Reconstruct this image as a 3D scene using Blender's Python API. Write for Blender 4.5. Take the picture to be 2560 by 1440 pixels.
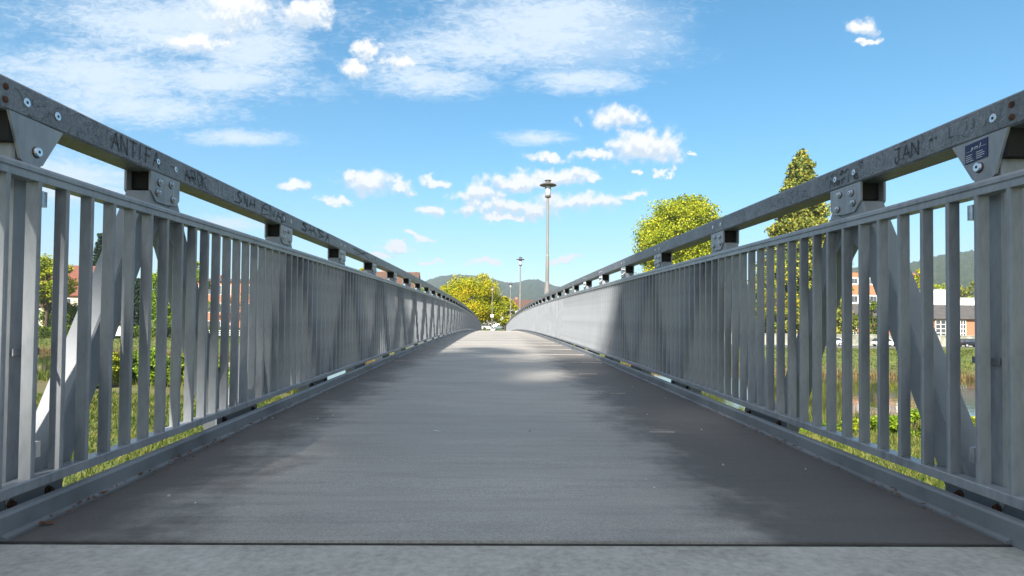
import bpy, math, random
import numpy as np
from math import radians as R, sin, cos, pi, sqrt, exp
from mathutils import Vector, Matrix
random.seed(7); rs = np.random.RandomState(7)
for o in list(bpy.data.objects): bpy.data.objects.remove(o)
scn = bpy.context.scene
C = scn.collection

# ------------------------------------------------------------------ camera
FPX, VX, VY, PITCH, ROLL, YAW = 1530.0, 1234.0, 810.0, 1.3, 0.59, 1.2
cam = bpy.data.objects.new('camera', bpy.data.cameras.new('camera')); C.objects.link(cam)
cam.data.sensor_width = 36; cam.data.lens = FPX/2560*36
cam.data.clip_start = .05; cam.data.clip_end = 12000
PY = VY - FPX*math.tan(R(PITCH))
PX = VX + FPX*math.tan(R(YAW)); cam.data.shift_x = (1280-PX)/2560; cam.data.shift_y = (PY-720)/2560
cam.matrix_world = Matrix.Rotation(R(-YAW), 4, 'Z') @ Matrix.Rotation(R(90+PITCH), 4, 'X') @ Matrix.Rotation(R(ROLL), 4, 'Z')
scn.camera = cam
CM = (Matrix.Rotation(R(-YAW), 3, 'Z') @ Matrix.Rotation(R(90+PITCH), 3, 'X') @ Matrix.Rotation(R(ROLL), 3, 'Z'))   # survey frame used to turn measured bearings into world directions
def ray(px, py):
    return CM @ Vector(((px-PX)/FPX, -(py-PY)/FPX, -1))

# ------------------------------------------------------------------ world, sun, exposure
SUN = Vector((-.262, -.772, .58)).normalized()
w = bpy.data.worlds.new("World"); scn.world = w; w.use_nodes = True
nt = w.node_tree; nt.nodes.clear(); L = nt.links
def N(tp, **k):
    n = nt.nodes.new(tp)
    for a, b in k.items(): setattr(n, a, b)
    return n
def inp(n, i, v):
    if hasattr(v, 'links') or isinstance(v, bpy.types.NodeSocket): L.new(v, n.inputs[i])
    else: n.inputs[i].default_value = v
def M_(op, a, b=0., c=None, clamp=False):
    n = N('ShaderNodeMath', operation=op, use_clamp=clamp); inp(n, 0, a); inp(n, 1, b)
    if c is not None: inp(n, 2, c)
    return n.outputs[0]
def V_(op, a, b=(0,0,0), out=0):
    n = N('ShaderNodeVectorMath', operation=op); inp(n, 0, a)
    if op not in ('LENGTH',): inp(n, 1, b)
    return n.outputs['Value'] if op in ('LENGTH','DOT_PRODUCT') else n.outputs[0]
def SM(x, lo, hi):
    n = N('ShaderNodeMapRange', interpolation_type='SMOOTHSTEP'); inp(n, 0, x); inp(n, 1, lo); inp(n, 2, hi); return n.outputs[0]
def NOI(vec, scale, detail=5, rough=.55, dist=0.):
    n = N('ShaderNodeTexNoise'); inp(n, 'Vector', vec); n.inputs['Scale'].default_value = scale
    n.inputs['Detail'].default_value = detail; n.inputs['Roughness'].default_value = rough; n.inputs['Distortion'].default_value = dist
    return n.outputs['Fac']
sky = N('ShaderNodeTexSky', sky_type='NISHITA', sun_disc=False, sun_elevation=math.asin(SUN.z),
        sun_rotation=math.atan2(SUN.x, SUN.y), altitude=200, air_density=1.0, dust_density=.6, ozone_density=2.2)
hs = N('ShaderNodeHueSaturation'); hs.inputs['Saturation'].default_value = 1.34; hs.inputs['Hue'].default_value = .484
L.new(sky.outputs[0], hs.inputs['Color'])
bg = N('ShaderNodeBackground'); bg.inputs['Strength'].default_value = .094; L.new(hs.outputs[0], bg.inputs[0])
tc = N('ShaderNodeTexCoord'); sp = N('ShaderNodeSeparateXYZ'); L.new(tc.outputs['Generated'], sp.inputs[0])
yy = M_('MAXIMUM', sp.outputs[1], .03)
u = M_('DIVIDE', sp.outputs[0], yy); v = M_('DIVIDE', sp.outputs[2], yy)
cb = N('ShaderNodeCombineXYZ'); L.new(u, cb.inputs[0]); L.new(v, cb.inputs[1]); uv = cb.outputs[0]
def blobs(lst, uv=uv, g=1.):
    acc = None
    for (px, py, rx, ry) in lst:
        r_ = ray(px, py); c = (r_.x/r_.y, r_.z/r_.y, 0)
        d = V_('LENGTH', V_('MULTIPLY', V_('SUBTRACT', uv, c), (FPX/rx/g, FPX/ry/g, 0)))
        d = M_('SUBTRACT', 1., d)
        acc = d if acc is None else M_('MAXIMUM', acc, d)
    return acc
cum = [(1552,298,84,42),(1612,364,112,50),(1490,385,70,16),(925,458,85,34),(1000,470,35,18),(880,441,40,22),(733,466,50,14),(1200,480,90,26),(1290,455,120,24),(1400,440,90,26),
       (1450,502,130,28),(1290,520,130,30),(1180,515,40,22),(1260,549,70,11),(1080,527,52,16),(1365,395,52,16),(1580,487,42,14),(1478,446,26,13),(1605,437,22,8),(1661,431,20,12),
       (1040,590,48,9),(985,615,52,13),(840,500,40,12),(1083,455,40,15),(910,124,42,24),(900,176,60,34),(1000,155,60,24),(945,638,45,9),(1210,657,60,9),(1410,650,60,10),(2165,62,55,26),(2170,98,45,12),
       (1725,386,14,8),(1075,652,22,6),(1270,710,60,6),(590,30,120,60),(760,30,90,45),(490,110,90,30)]
wn = N('ShaderNodeTexNoise'); L.new(uv, wn.inputs['Vector']); wn.inputs['Scale'].default_value = 21; wn.inputs['Detail'].default_value = 6; wn.inputs['Roughness'].default_value = .62
wuv = V_('ADD', uv, V_('MULTIPLY', V_('SUBTRACT', wn.outputs['Color'], (.5,.5,.5)), (.10, .055, 0)))
def cloudmass(dv):
    q = V_('ADD', uv, (0, dv, 0)) if dv else uv
    wq = V_('ADD', wuv, (0, dv, 0)) if dv else wuv
    a = NOI(q, 19, 8, .6); b_ = NOI(q, 75, 5, .62)
    return M_('ADD', M_('MULTIPLY', blobs(cum, wq, 1.25), 1.15), M_('ADD', M_('MULTIPLY', M_('SUBTRACT', a, .5), 1.3), M_('MULTIPLY', M_('SUBTRACT', b_, .5), .9)))
cm = cloudmass(0); cmu = cloudmass(.010)
cd = SM(cm, .14, .78)
shade = SM(M_('SUBTRACT', cm, M_('MULTIPLY', cmu, 1.)), -.24, .24)
cirr = [(430,60,520,130),(250,190,420,130),(560,200,330,80),(640,120,230,110),(330,270,330,60),(600,345,170,30),(160,440,260,90),(1380,60,420,150),(1250,120,430,110),(1080,200,220,60),(1440,200,230,45),(1340,345,110,26),(560,560,150,30),(170,480,300,40),(1380,30,330,110),(1410,90,280,70)]
wv = V_('MULTIPLY', uv, (1., 2.6, 1.))
rot = N('ShaderNodeVectorRotate', rotation_type='Z_AXIS'); L.new(wv, rot.inputs['Vector']); rot.inputs['Angle'].default_value = -.18
n2 = NOI(rot.outputs[0], 7, 9, .66, .25); n3 = NOI(rot.outputs[0], 42, 7, .72, .9)
tex = M_('ADD', M_('MULTIPLY', M_('SUBTRACT', n2, .5), 2.2), M_('MULTIPLY', M_('SUBTRACT', n3, .5), 2.3))
cb2 = M_('ADD', M_('MULTIPLY', blobs(cirr), 1.0), M_('MULTIPLY', tex, .62))
ci = M_('MULTIPLY', SM(cb2, -.02, .95), .86)
smooth_blob = M_('MULTIPLY', SM(M_('ADD', blobs([(1400,70,400,150),(1330,90,330,130)]), M_('MULTIPLY', M_('SUBTRACT', n2,.5), .8)), .0, .8), .62)
ci = M_('MAXIMUM', ci, smooth_blob)
front = SM(sp.outputs[1], .02, .1)
gen = N('ShaderNodeVectorMath', operation='NORMALIZE'); L.new(tc.outputs['Generated'], gen.inputs[0])
above = M_('MAXIMUM', SM(v, .58, .75), M_('SUBTRACT', 1., SM(sp.outputs[1], -.1, .12)))
over = M_('MULTIPLY', M_('MULTIPLY', SM(NOI(gen.outputs[0], 3.2, 8, .6), .40, .58), above), M_('MULTIPLY', SM(sp.outputs[2], .0, .12), .9))  # cloud cover added out of view, whitens and lifts the skylight
haz = M_('MULTIPLY', SM(v, .26, -.02), .20)
cirbg = N('ShaderNodeBackground'); cirbg.inputs[0].default_value = (.38,.435,.49,1); cirbg.inputs[1].default_value = 1.1
cumbg = N('ShaderNodeBackground'); cumbg.inputs[1].default_value = 1.0
mixc = N('ShaderNodeMix', data_type='RGBA'); L.new(shade, mixc.inputs[0]); mixc.inputs[6].default_value = (.36,.41,.46,1); mixc.inputs[7].default_value = (.55,.545,.54,1)
L.new(mixc.outputs[2], cumbg.inputs[0])
hzbg = N('ShaderNodeBackground'); hzbg.inputs[0].default_value = (.27,.40,.49,1); hzbg.inputs[1].default_value = 1.
def mixs(f, a, b):
    m = N('ShaderNodeMixShader'); inp(m, 0, f); L.new(a, m.inputs[1]); L.new(b, m.inputs[2]); return m.outputs[0]
s = mixs(haz, bg.outputs[0], hzbg.outputs[0])
s = mixs(M_('MULTIPLY', ci, front), s, cirbg.outputs[0])
s = mixs(M_('MULTIPLY', M_('MULTIPLY', cd, front), .96), s, cumbg.outputs[0])
ovbg = N('ShaderNodeBackground'); ovbg.inputs[0].default_value = (.50,.49,.48,1)
s = mixs(over, s, ovbg.outputs[0])
out = N('ShaderNodeOutputWorld'); L.new(s, out.inputs[0])

sun = bpy.data.objects.new('sun', bpy.data.lights.new('sun', 'SUN')); C.objects.link(sun)
sun.data.energy = 5.0; sun.data.angle = R(1.1); sun.data.color = (1, .94, .85)
sun.rotation_euler = SUN.to_track_quat('Z', 'Y').to_euler(); sun.location = (-20, -40, 40)
scn.view_settings.view_transform = 'Standard'; scn.view_settings.look = 'None'
scn.view_settings.exposure = 1.06; scn.view_settings.gamma = 1
scn.cycles.use_denoising = True
scn.cycles.volume_bounces = 0; scn.cycles.transparent_max_bounces = 8

# ------------------------------------------------------------------ materials
def material(name, cols, rough=.7, scale=4., detail=5, metal=0., bump=0., bscale=60., stretch=(1,1,1), lo=.35, hi=.65, spec=.4, island=0., trans=0., nrough=.6, fine=0., coords='Object'):
    m = bpy.data.materials.new(name); m.use_nodes = True; t = m.node_tree; b = t.nodes['Principled BSDF']
    b.inputs['Roughness'].default_value = rough; b.inputs['Metallic'].default_value = metal; b.inputs['Specular IOR Level'].default_value = spec
    def n_(tp): return t.nodes.new(tp)
    tcx = n_('ShaderNodeTexCoord'); mp = n_('ShaderNodeMapping'); mp.inputs['Scale'].default_value = stretch
    t.links.new(tcx.outputs[coords], mp.inputs[0])
    no = n_('ShaderNodeTexNoise'); no.inputs['Scale'].default_value = scale; no.inputs['Detail'].default_value = detail; no.inputs['Roughness'].default_value = nrough
    t.links.new(mp.outputs[0], no.inputs[0])
    cr = n_('ShaderNodeValToRGB'); e = cr.color_ramp.elements
    k = len(cols)
    e[0].position = lo; e[0].color = (*cols[0], 1); e[1].position = hi; e[1].color = (*cols[-1], 1)
    for i in range(1, k-1):
        q = e.new(lo+(hi-lo)*i/(k-1)); q.color = (*cols[i], 1)
    fac = no.outputs['Fac']
    if island:
        g = n_('ShaderNodeNewGeometry'); mm = n_('ShaderNodeMath'); mm.operation = 'MULTIPLY_ADD'
        t.links.new(g.outputs['Random Per Island'], mm.inputs[0]); mm.inputs[1].default_value = island; t.links.new(fac, mm.inputs[2])
        m2 = n_('ShaderNodeMath'); m2.operation = 'SUBTRACT'; t.links.new(mm.outputs[0], m2.inputs[0]); m2.inputs[1].default_value = island/2; fac = m2.outputs[0]
    if fine:
        f2 = n_('ShaderNodeTexNoise'); f2.inputs['Scale'].default_value = fine; f2.inputs['Detail'].default_value = 3; t.links.new(mp.outputs[0], f2.inputs[0])
        mm = n_('ShaderNodeMath'); mm.operation = 'MULTIPLY_ADD'; t.links.new(f2.outputs['Fac'], mm.inputs[0]); mm.inputs[1].default_value = .5; t.links.new(fac, mm.inputs[2])
        m2 = n_('ShaderNodeMath'); m2.operation = 'SUBTRACT'; t.links.new(mm.outputs[0], m2.inputs[0]); m2.inputs[1].default_value = .25; fac = m2.outputs[0]
    t.links.new(fac, cr.inputs[0]); t.links.new(cr.outputs[0], b.inputs['Base Color'])
    if bump:
        b2 = n_('ShaderNodeTexNoise'); b2.inputs['Scale'].default_value = bscale; b2.inputs['Detail'].default_value = 4; t.links.new(mp.outputs[0], b2.inputs[0])
        bn = n_('ShaderNodeBump'); bn.inputs['Strength'].default_value = bump; bn.inputs['Distance'].default_value = .02
        t.links.new(b2.outputs['Fac'], bn.inputs['Height']); t.links.new(bn.outputs[0], b.inputs['Normal'])
    if trans:
        tr = n_('ShaderNodeBsdfTranslucent'); t.links.new(cr.outputs[0], tr.inputs[0]); mx = n_('ShaderNodeMixShader'); mx.inputs[0].default_value = trans
        t.links.new(b.outputs[0], mx.inputs[1]); t.links.new(tr.outputs[0], mx.inputs[2]); t.links.new(mx.outputs[0], t.nodes['Material Output'].inputs[0])
    return m
MT = {}
MT['paint'] = material('painted steel', [(.17,.184,.202),(.24,.255,.275),(.29,.305,.322)], .34, 5, 8, stretch=(1,1,.3), spec=.5, lo=.3, hi=.7, fine=45, nrough=.7, bump=.03, bscale=300)
MT['chord'] = material('weathered rail steel', [(.085,.092,.105),(.14,.150,.167),(.205,.218,.24)], .42, 9, 9, stretch=(1,.9,1), lo=.3, hi=.7, bump=.25, bscale=110, nrough=.74, fine=70)
MT['under'] = material('truss girder steel', [(.205,.22,.238),(.26,.276,.295)], .45, 3, bump=.03)  # plain grey steel for diagonals, lower chord, gussets and plates
MT['kerb'] = material('kerb paint with grime', [(.10,.105,.11),(.15,.163,.175),(.19,.205,.218)], .5, 2.5, 7, lo=.3, hi=.6, bump=.05, nrough=.6)
MT['zinc'] = material('bright zinc bolt', [(.55,.57,.6),(.75,.77,.8)], .28, 30, metal=.9)
MT['black'] = material('black infill and bolt shade', [(.01,.01,.01),(.02,.02,.02)], .8)  # flat black, also for the shadow rings painted under bolts
MT['rust'] = material('rusty bolt', [(.03,.018,.012),(.12,.05,.025)], .9, 40)
MT['ink'] = material('black marker ink', [(.01,.01,.012),(.03,.03,.035)], .5, 80)
MT['scratch'] = material('scratched bare metal', [(.30,.32,.34),(.42,.43,.44)], .5, 60)
MT['scuff'] = material('faded grey marker', [(.05,.052,.058),(.10,.10,.11)], .6, 60)
MT['blue'] = material('dark blue plate enamel', [(.005,.009,.055),(.008,.013,.075)], .35, 5)
MT['white'] = material('white lettering', [(.6,.6,.62),(.7,.7,.72)], .5, 10)
MT['lamp'] = material('galvanised lamp steel', [(.22,.205,.19),(.30,.28,.26)], .4, 3, metal=.3, stretch=(1,1,.2))
MT['lampdark'] = material('dark lamp shade metal', [(.10,.095,.09),(.15,.14,.13)], .45, 5)
MT['glass'] = material('lamp glass', [(.62,.66,.68),(.75,.78,.8)], .15, 5)
MT['pathc'] = material('weathered concrete slab', [(.27,.26,.23),(.43,.415,.37),(.56,.54,.49)], .85, 3.2, 12, lo=.26, hi=.74, bump=.4, bscale=170, nrough=.78, fine=45)
MT['joint'] = material('joint sealant', [(.02,.02,.02),(.05,.05,.05)], .8, 20)
MT['ridge'] = material('pale weld ridge', [(.34,.31,.27),(.46,.43,.38)], .6, 12, stretch=(1,1,1))
MT['bark'] = material('bark', [(.05,.035,.022),(.12,.09,.06)], .95, 8, bump=.5, bscale=12, stretch=(1,1,.3))
def leafm(name, cols, **k): return material(name, cols, .55, .28, 3, island=.5, trans=.2, lo=.25, hi=.75, spec=.25, **k)
MT['leafY'] = leafm('yellow autumn leaves', [(.08,.14,.008),(.26,.31,.01),(.52,.48,.015),(.54,.40,.012)])
MT['leafG'] = leafm('green yellow leaves', [(.12,.18,.01),(.30,.36,.015),(.52,.50,.03)])
MT['leafB'] = leafm('bright lime leaves', [(.10,.19,.008),(.19,.30,.012),(.30,.38,.02)])
MT['leafD'] = leafm('dark conifer needles', [(.012,.03,.014),(.025,.05,.02),(.045,.07,.03)])
MT['leafC'] = leafm('golden conifer needles', [(.08,.12,.02),(.21,.24,.035),(.42,.38,.06)])
MT['leafS'] = leafm('shrub leaves', [(.05,.09,.01),(.11,.18,.015),(.22,.28,.025)])
MT['grass'] = material('grass', [(.03,.05,.01),(.085,.12,.018),(.20,.20,.05)], .9, 1.1, 10, island=.25, trans=.3, lo=.3, hi=.7, nrough=.72)
MT['tarmac'] = material('road asphalt', [(.10,.10,.10),(.16,.155,.15)], .9, 3)
MT['cream'] = material('cream render', [(.62,.52,.38),(.72,.63,.48)], .9, 1)
MT['whitew'] = material('white render', [(.74,.74,.73),(.82,.82,.8)], .9, 1)
MT['orange'] = material('orange cladding', [(.40,.16,.075),(.48,.20,.10)], .8, 1)
MT['brick'] = material('red brick', [(.34,.15,.08),(.50,.24,.14)], .9, 3, stretch=(1,1,4))
MT['roofd'] = material('dark grey roof sheet', [(.075,.07,.065),(.11,.10,.095)], .8, 1)
MT['roofr'] = material('red clay roof tiles', [(.15,.055,.035),(.24,.09,.055)], .85, 2, stretch=(1,1,6))
MT['roofb'] = material('brown roof tiles', [(.09,.05,.035),(.15,.085,.06)], .85, 2, stretch=(1,1,6))
MT['pane'] = material('window glass', [(.03,.04,.05),(.09,.10,.11)], .08, .8, spec=.8)
MT['wallc'] = material('stained concrete wall', [(.20,.20,.16),(.40,.39,.33)], .9, .8, 7)
for nme, c in (('carw',(.78,.78,.78)),('cark',(.012,.014,.018)),('carg',(.10,.15,.15)),('cars',(.42,.44,.45))):
    MT[nme] = material('car paint '+nme[-1], [tuple(x*.96 for x in c), c], .22, 3, spec=.6)
MT['tyre'] = material('rubber', [(.012,.012,.012),(.02,.02,.02)], .8)
MT['red'] = material('red lens', [(.4,.01,.01),(.5,.02,.02)], .2)
MT['bin'] = material('dark green bin', [(.02,.04,.035),(.03,.055,.05)], .5)
MT['leafdry'] = material('dry brown leaf', [(.10,.035,.012),(.22,.09,.03)], .8, 20)
MT['chip'] = material('pale chips', [(.5,.5,.48),(.7,.7,.68)], .7, 20)
MT['blade'] = material('meadow grass blades', [(.05,.08,.012),(.11,.155,.02),(.26,.24,.06)], .7, .3, 6, island=.5, trans=.4, lo=.25, hi=.75)

# deck coating: grey, with real grime stains toward both kerbs near this end
def deck_material():
    m = bpy.data.materials.new('deck coating'); m.use_nodes = True; t = m.node_tree; b = t.nodes['Principled BSDF']; lk = t.links.new
    def n_(tp, **k):
        n = t.nodes.new(tp)
        for a, c in k.items(): setattr(n, a, c)
        return n
    tcx = n_('ShaderNodeTexCoord'); sx = n_('ShaderNodeSeparateXYZ'); lk(tcx.outputs['Object'], sx.inputs[0])
    def noise(scale, st, det=6, ro=.6):
        mp = n_('ShaderNodeMapping'); mp.inputs['Scale'].default_value = st; lk(tcx.outputs['Object'], mp.inputs[0])
        n = n_('ShaderNodeTexNoise'); n.inputs['Scale'].default_value = scale; n.inputs['Detail'].default_value = det; n.inputs['Roughness'].default_value = ro; lk(mp.outputs[0], n.inputs[0]); return n.outputs['Fac']
    def ma(op, a, c=0., cl=False):
        n = n_('ShaderNodeMath', operation=op, use_clamp=cl)
        for i, q in enumerate((a, c)):
            if isinstance(q, (int, float)): n.inputs[i].default_value = q
            else: lk(q, n.inputs[i])
        return n.outputs[0]
    def sm(x, lo, hi):
        n = n_('ShaderNodeMapRange', interpolation_type='SMOOTHSTEP'); lk(x, n.inputs[0]); n.inputs[1].default_value = lo; n.inputs[2].default_value = hi; return n.outputs[0]
    def mix(f, a, c, bl='MIX'):
        n = n_('ShaderNodeMix', data_type='RGBA', blend_type=bl)
        for i, q in ((0, f), (6, a), (7, c)):
            if isinstance(q, tuple): n.inputs[i].default_value = (*q, 1)
            elif isinstance(q, (int, float)): n.inputs[i].default_value = q
            else: lk(q, n.inputs[i])
        return n.outputs[2]
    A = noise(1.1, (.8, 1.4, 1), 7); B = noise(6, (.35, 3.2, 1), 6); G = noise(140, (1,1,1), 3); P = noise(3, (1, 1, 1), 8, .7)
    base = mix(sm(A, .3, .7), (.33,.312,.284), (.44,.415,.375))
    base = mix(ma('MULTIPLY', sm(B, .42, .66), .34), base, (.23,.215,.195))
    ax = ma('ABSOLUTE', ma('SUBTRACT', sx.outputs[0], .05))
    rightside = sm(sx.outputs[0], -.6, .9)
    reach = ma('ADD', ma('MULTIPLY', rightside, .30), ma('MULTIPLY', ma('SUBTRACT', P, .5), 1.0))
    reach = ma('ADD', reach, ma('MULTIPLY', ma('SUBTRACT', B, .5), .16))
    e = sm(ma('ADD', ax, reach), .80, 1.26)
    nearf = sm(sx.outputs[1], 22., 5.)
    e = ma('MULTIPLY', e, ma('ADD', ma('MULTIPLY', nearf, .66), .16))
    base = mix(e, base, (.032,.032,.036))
    pale = noise(9, (.5, 2.5, 1), 8, .75)
    base = mix(ma('MULTIPLY', sm(pale, .66, .76), .35), base, (.55,.55,.54))
    spk = noise(75, (1,1,1), 2, .5)
    base = mix(ma('MULTIPLY', sm(spk, .75, .80), .35), base, (.5,.5,.48))
    base = mix(ma('MULTIPLY', sm(G, .35, .65), .42), base, (.155,.135,.12))
    lk(base, b.inputs['Base Color'])
    rr = n_('ShaderNodeMapRange'); lk(A, rr.inputs[0]); rr.inputs[3].default_value = .5; rr.inputs[4].default_value = .75; lk(rr.outputs[0], b.inputs['Roughness'])
    b.inputs['Specular IOR Level'].default_value = .35
    bn = n_('ShaderNodeBump'); bn.inputs['Strength'].default_value = .25; bn.inputs['Distance'].default_value = .004; lk(ma('ADD', G, ma('MULTIPLY', B, 3.)), bn.inputs['Height']); lk(bn.outputs[0], b.inputs['Normal'])
    return m
MT['deck'] = deck_material()

# ------------------------------------------------------------------ mesh helpers
class MB:
    def __init__(s): s.v = []; s.f = []; s.mi = []
    def add(s, vs, fs, mi=0):
        b = len(s.v); s.v += [tuple(p) for p in vs]; s.f += [tuple(b+i for i in f) for f in fs]; s.mi += [mi]*len(fs); return s
    def box(s, x0, x1, y0, y1, z0, z1, mi=0):
        return s.add([(x0,y0,z0),(x1,y0,z0),(x1,y1,z0),(x0,y1,z0),(x0,y0,z1),(x1,y0,z1),(x1,y1,z1),(x0,y1,z1)],
                     [(3,2,1,0),(4,5,6,7),(0,1,5,4),(1,2,6,5),(2,3,7,6),(3,0,4,7)], mi)
    def prism(s, pts, a, b, axis='x', mi=0):
        n = len(pts); V = []
        for t in (a, b):
            for (p, q) in pts:
                V.append({'x': (t,p,q), 'y': (p,t,q), 'z': (p,q,t)}[axis])
        F = [tuple(range(n))[::-1], tuple(range(n, 2*n))] + [(i, (i+1)%n, n+(i+1)%n, n+i) for i in range(n)]
        return s.add(V, F, mi)
    def bar(s, p, q, wx, wn, mi=0, ch=.006):   # box-section bar in a y-z plane, chamfered
        p = Vector(p); q = Vector(q); d = (q-p).normalized(); X = Vector((1,0,0))
        if abs(d.x) > .9: X = Vector((0,1,0))
        nrm = d.cross(X).normalized(); X = nrm.cross(d).normalized(); a, b = wx/2, wn/2
        sec = [(-a+ch,-b),(a-ch,-b),(a,-b+ch),(a,b-ch),(a-ch,b),(-a+ch,b),(-a,b-ch),(-a,-b+ch)]
        V = [c + X*i + nrm*j for c in (p, q) for (i, j) in sec]; n = 8
        return s.add(V, [tuple(range(n))[::-1], tuple(range(n, 2*n))] + [(i, (i+1)%n, n+(i+1)%n, n+i) for i in range(n)], mi)
    def lathe(s, prof, c=(0,0,0), n=16, axis='z', mi=0):
        V = []
        for (r, h) in prof:
            for k in range(n):
                a = 2*pi*k/n; p, q = r*cos(a), r*sin(a)
                V.append((c[0]+p, c[1]+q, c[2]+h) if axis == 'z' else ((c[0]+h, c[1]+p, c[2]+q) if axis == 'x' else (c[0]+p, c[1]+h, c[2]+q)))
        F = [(i*n+k, i*n+(k+1)%n, (i+1)*n+(k+1)%n, (i+1)*n+k) for i in range(len(prof)-1) for k in range(n)]
        F += [tuple(range(n))[::-1], tuple((len(prof)-1)*n+k for k in range(n))]
        return s.add(V, F, mi)
    def sweep(s, sec, ys, zf, mi=0):          # closed section [(x, z above deck)] along the bridge
        n = len(sec); V = [(x, y, zf(y)+z) for y in ys for (x, z) in sec]
        F = [(i*n+k, i*n+(k+1)%n, (i+1)*n+(k+1)%n, (i+1)*n+k) for i in range(len(ys)-1) for k in range(n)]
        F += [tuple(range(n))[::-1], tuple((len(ys)-1)*n+k for k in range(n))]
        return s.add(V, F, mi)
    def tube(s, pts, rads, n=7, mi=0):
        V = []
        for i, p in enumerate(pts):
            p = Vector(p); d = (Vector(pts[min(i+1, len(pts)-1)])-Vector(pts[max(i-1, 0)])).normalized()
            a = d.orthogonal().normalized(); b = d.cross(a)
            V += [p + (a*cos(2*pi*k/n)+b*sin(2*pi*k/n))*rads[i] for k in range(n)]
        F = [(i*n+k, i*n+(k+1)%n, (i+1)*n+(k+1)%n, (i+1)*n+k) for i in range(len(pts)-1) for k in range(n)]
        F += [tuple(range(n))[::-1], tuple((len(pts)-1)*n+k for k in range(n))]
        return s.add(V, F, mi)
    def mesh(s, name, mats, smooth=False):
        me = bpy.data.meshes.new(name); me.from_pydata([tuple(p) for p in s.v], [], s.f)
        for m in (mats if isinstance(mats, (list, tuple)) else [mats]): me.materials.append(m)
        if any(s.mi): me.polygons.foreach_set('material_index', s.mi)
        if smooth: me.polygons.foreach_set('use_smooth', [True]*len(me.polygons))
        me.update()
        import bmesh
        if len(me.polygons) < 6000 and not getattr(s, 'noflip', False):
            bm = bmesh.new(); bm.from_mesh(me); bmesh.ops.recalc_face_normals(bm, faces=bm.faces); bm.to_mesh(me); bm.free()
        return me
    def build(s, name, mats, parent=None, loc=(0,0,0), smooth=False):
        return link(name, s.mesh(name, mats, smooth), parent, loc)
def link(name, me, parent=None, loc=(0,0,0), rz=0):
    o = bpy.data.objects.new(name, me); C.objects.link(o); o.location = loc; o.rotation_euler.z = rz
    if parent: o.parent = parent
    return o
def tag(o, label, cat, group=None, kind=None):
    if label: o['label'] = label
    if cat: o['category'] = cat
    if group: o['group'] = group
    if kind: o['kind'] = kind
    return o
def thing(name, label, cat, loc=(0,0,0), rz=0, group=None):
    return tag(link(name, None, None, loc, rz), label, cat, group)
def struct(o): o['kind'] = 'structure'; return o
def copy_tree(o, parent=None):
    c = o.copy(); C.objects.link(c); c.parent = parent
    for ch in list(o.children): copy_tree(ch, c)
    return c

# ------------------------------------------------------------------ terrain
CX = .066                                 # bridge centre line
def zd(y):                                # deck height, eye at 0
    if y < 2: return -.655+.021*2-.0004*4 + (y-2)*.012
    if y < 76: return -.655+.021*y-.0004*y*y
    e = -.655+.021*76-.0004*76*76
    return max(e-(y-76)*.038, -1.75)
def ss(x, a, b):
    t = min(1, max(0, (x-a)/(b-a))); return t*t*(3-2*t)
def yn(x): return 39-.378*x
def yf(x): return 74-.31*x
def gz(x, y):
    n, f = yn(x), yf(x)
    ax = abs(x-CX)
    if y < (n+f)/2:
        z = -2.5 - 2.3*ss(y, 3, n-3)**.9 - 1.4*ss(y, n-2.0, n+1.5)
        up = (1-ss(y, 0.6, 4.5))*(1-ss(ax, 3.2, 8))
        z = z*(1-up) + (-.80)*up
        back = 1-ss(y, -30, -2)
        z = z*(1-back*.6) + (-.9)*back*.6
    else:
        z = -6.2 + 1.0*ss(y, f-1.5, f+1.2) + 1.9*ss(y, f, f+26)
        bump = exp(-((x-CX)/9)**2)*ss(y, f-6, f+4)
        z = z*(1-bump) + (-1.8)*bump
        z += .35*bump*ss(y, 110, 150)
        z = z + (0)*1
    z += .06*sin(x*.7+y*.3)+.04*sin(y*1.3-x*.9)
    z += .12*sin(x*.13+1)*sin(y*.11)
    # keep below path and deck ends
    if ax < 3.4 and y < 2.4: z = min(z, -.80)
    if ax < 2.6 and y > 70 and y < 130: z = min(z, zd(y)-.12)
    return z
def axisn(lo, hi, step, far):
    a = list(np.arange(lo, hi+.01, step)); d = step; x = hi
    while x < far: d *= 1.25; x = min(far, x+d); a.append(x)
    d = step; x = lo; pre = []
    while x > -far: d *= 1.25; x = max(-far, x-d); pre.append(x)
    return pre[::-1]+a
gx = axisn(-60, 60, 1.2, 3400); gy = axisn(-6, 130, 1.0, 3400)
g = MB(); g.noflip = True
g.v = [(x, y, gz(x, y)) for y in gy for x in gx]; nx = len(gx)
g.f = [(j*nx+i, j*nx+i+1, (j+1)*nx+i+1, (j+1)*nx+i) for j in range(len(gy)-1) for i in range(nx-1)]; g.mi = [0]*len(g.f)
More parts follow.
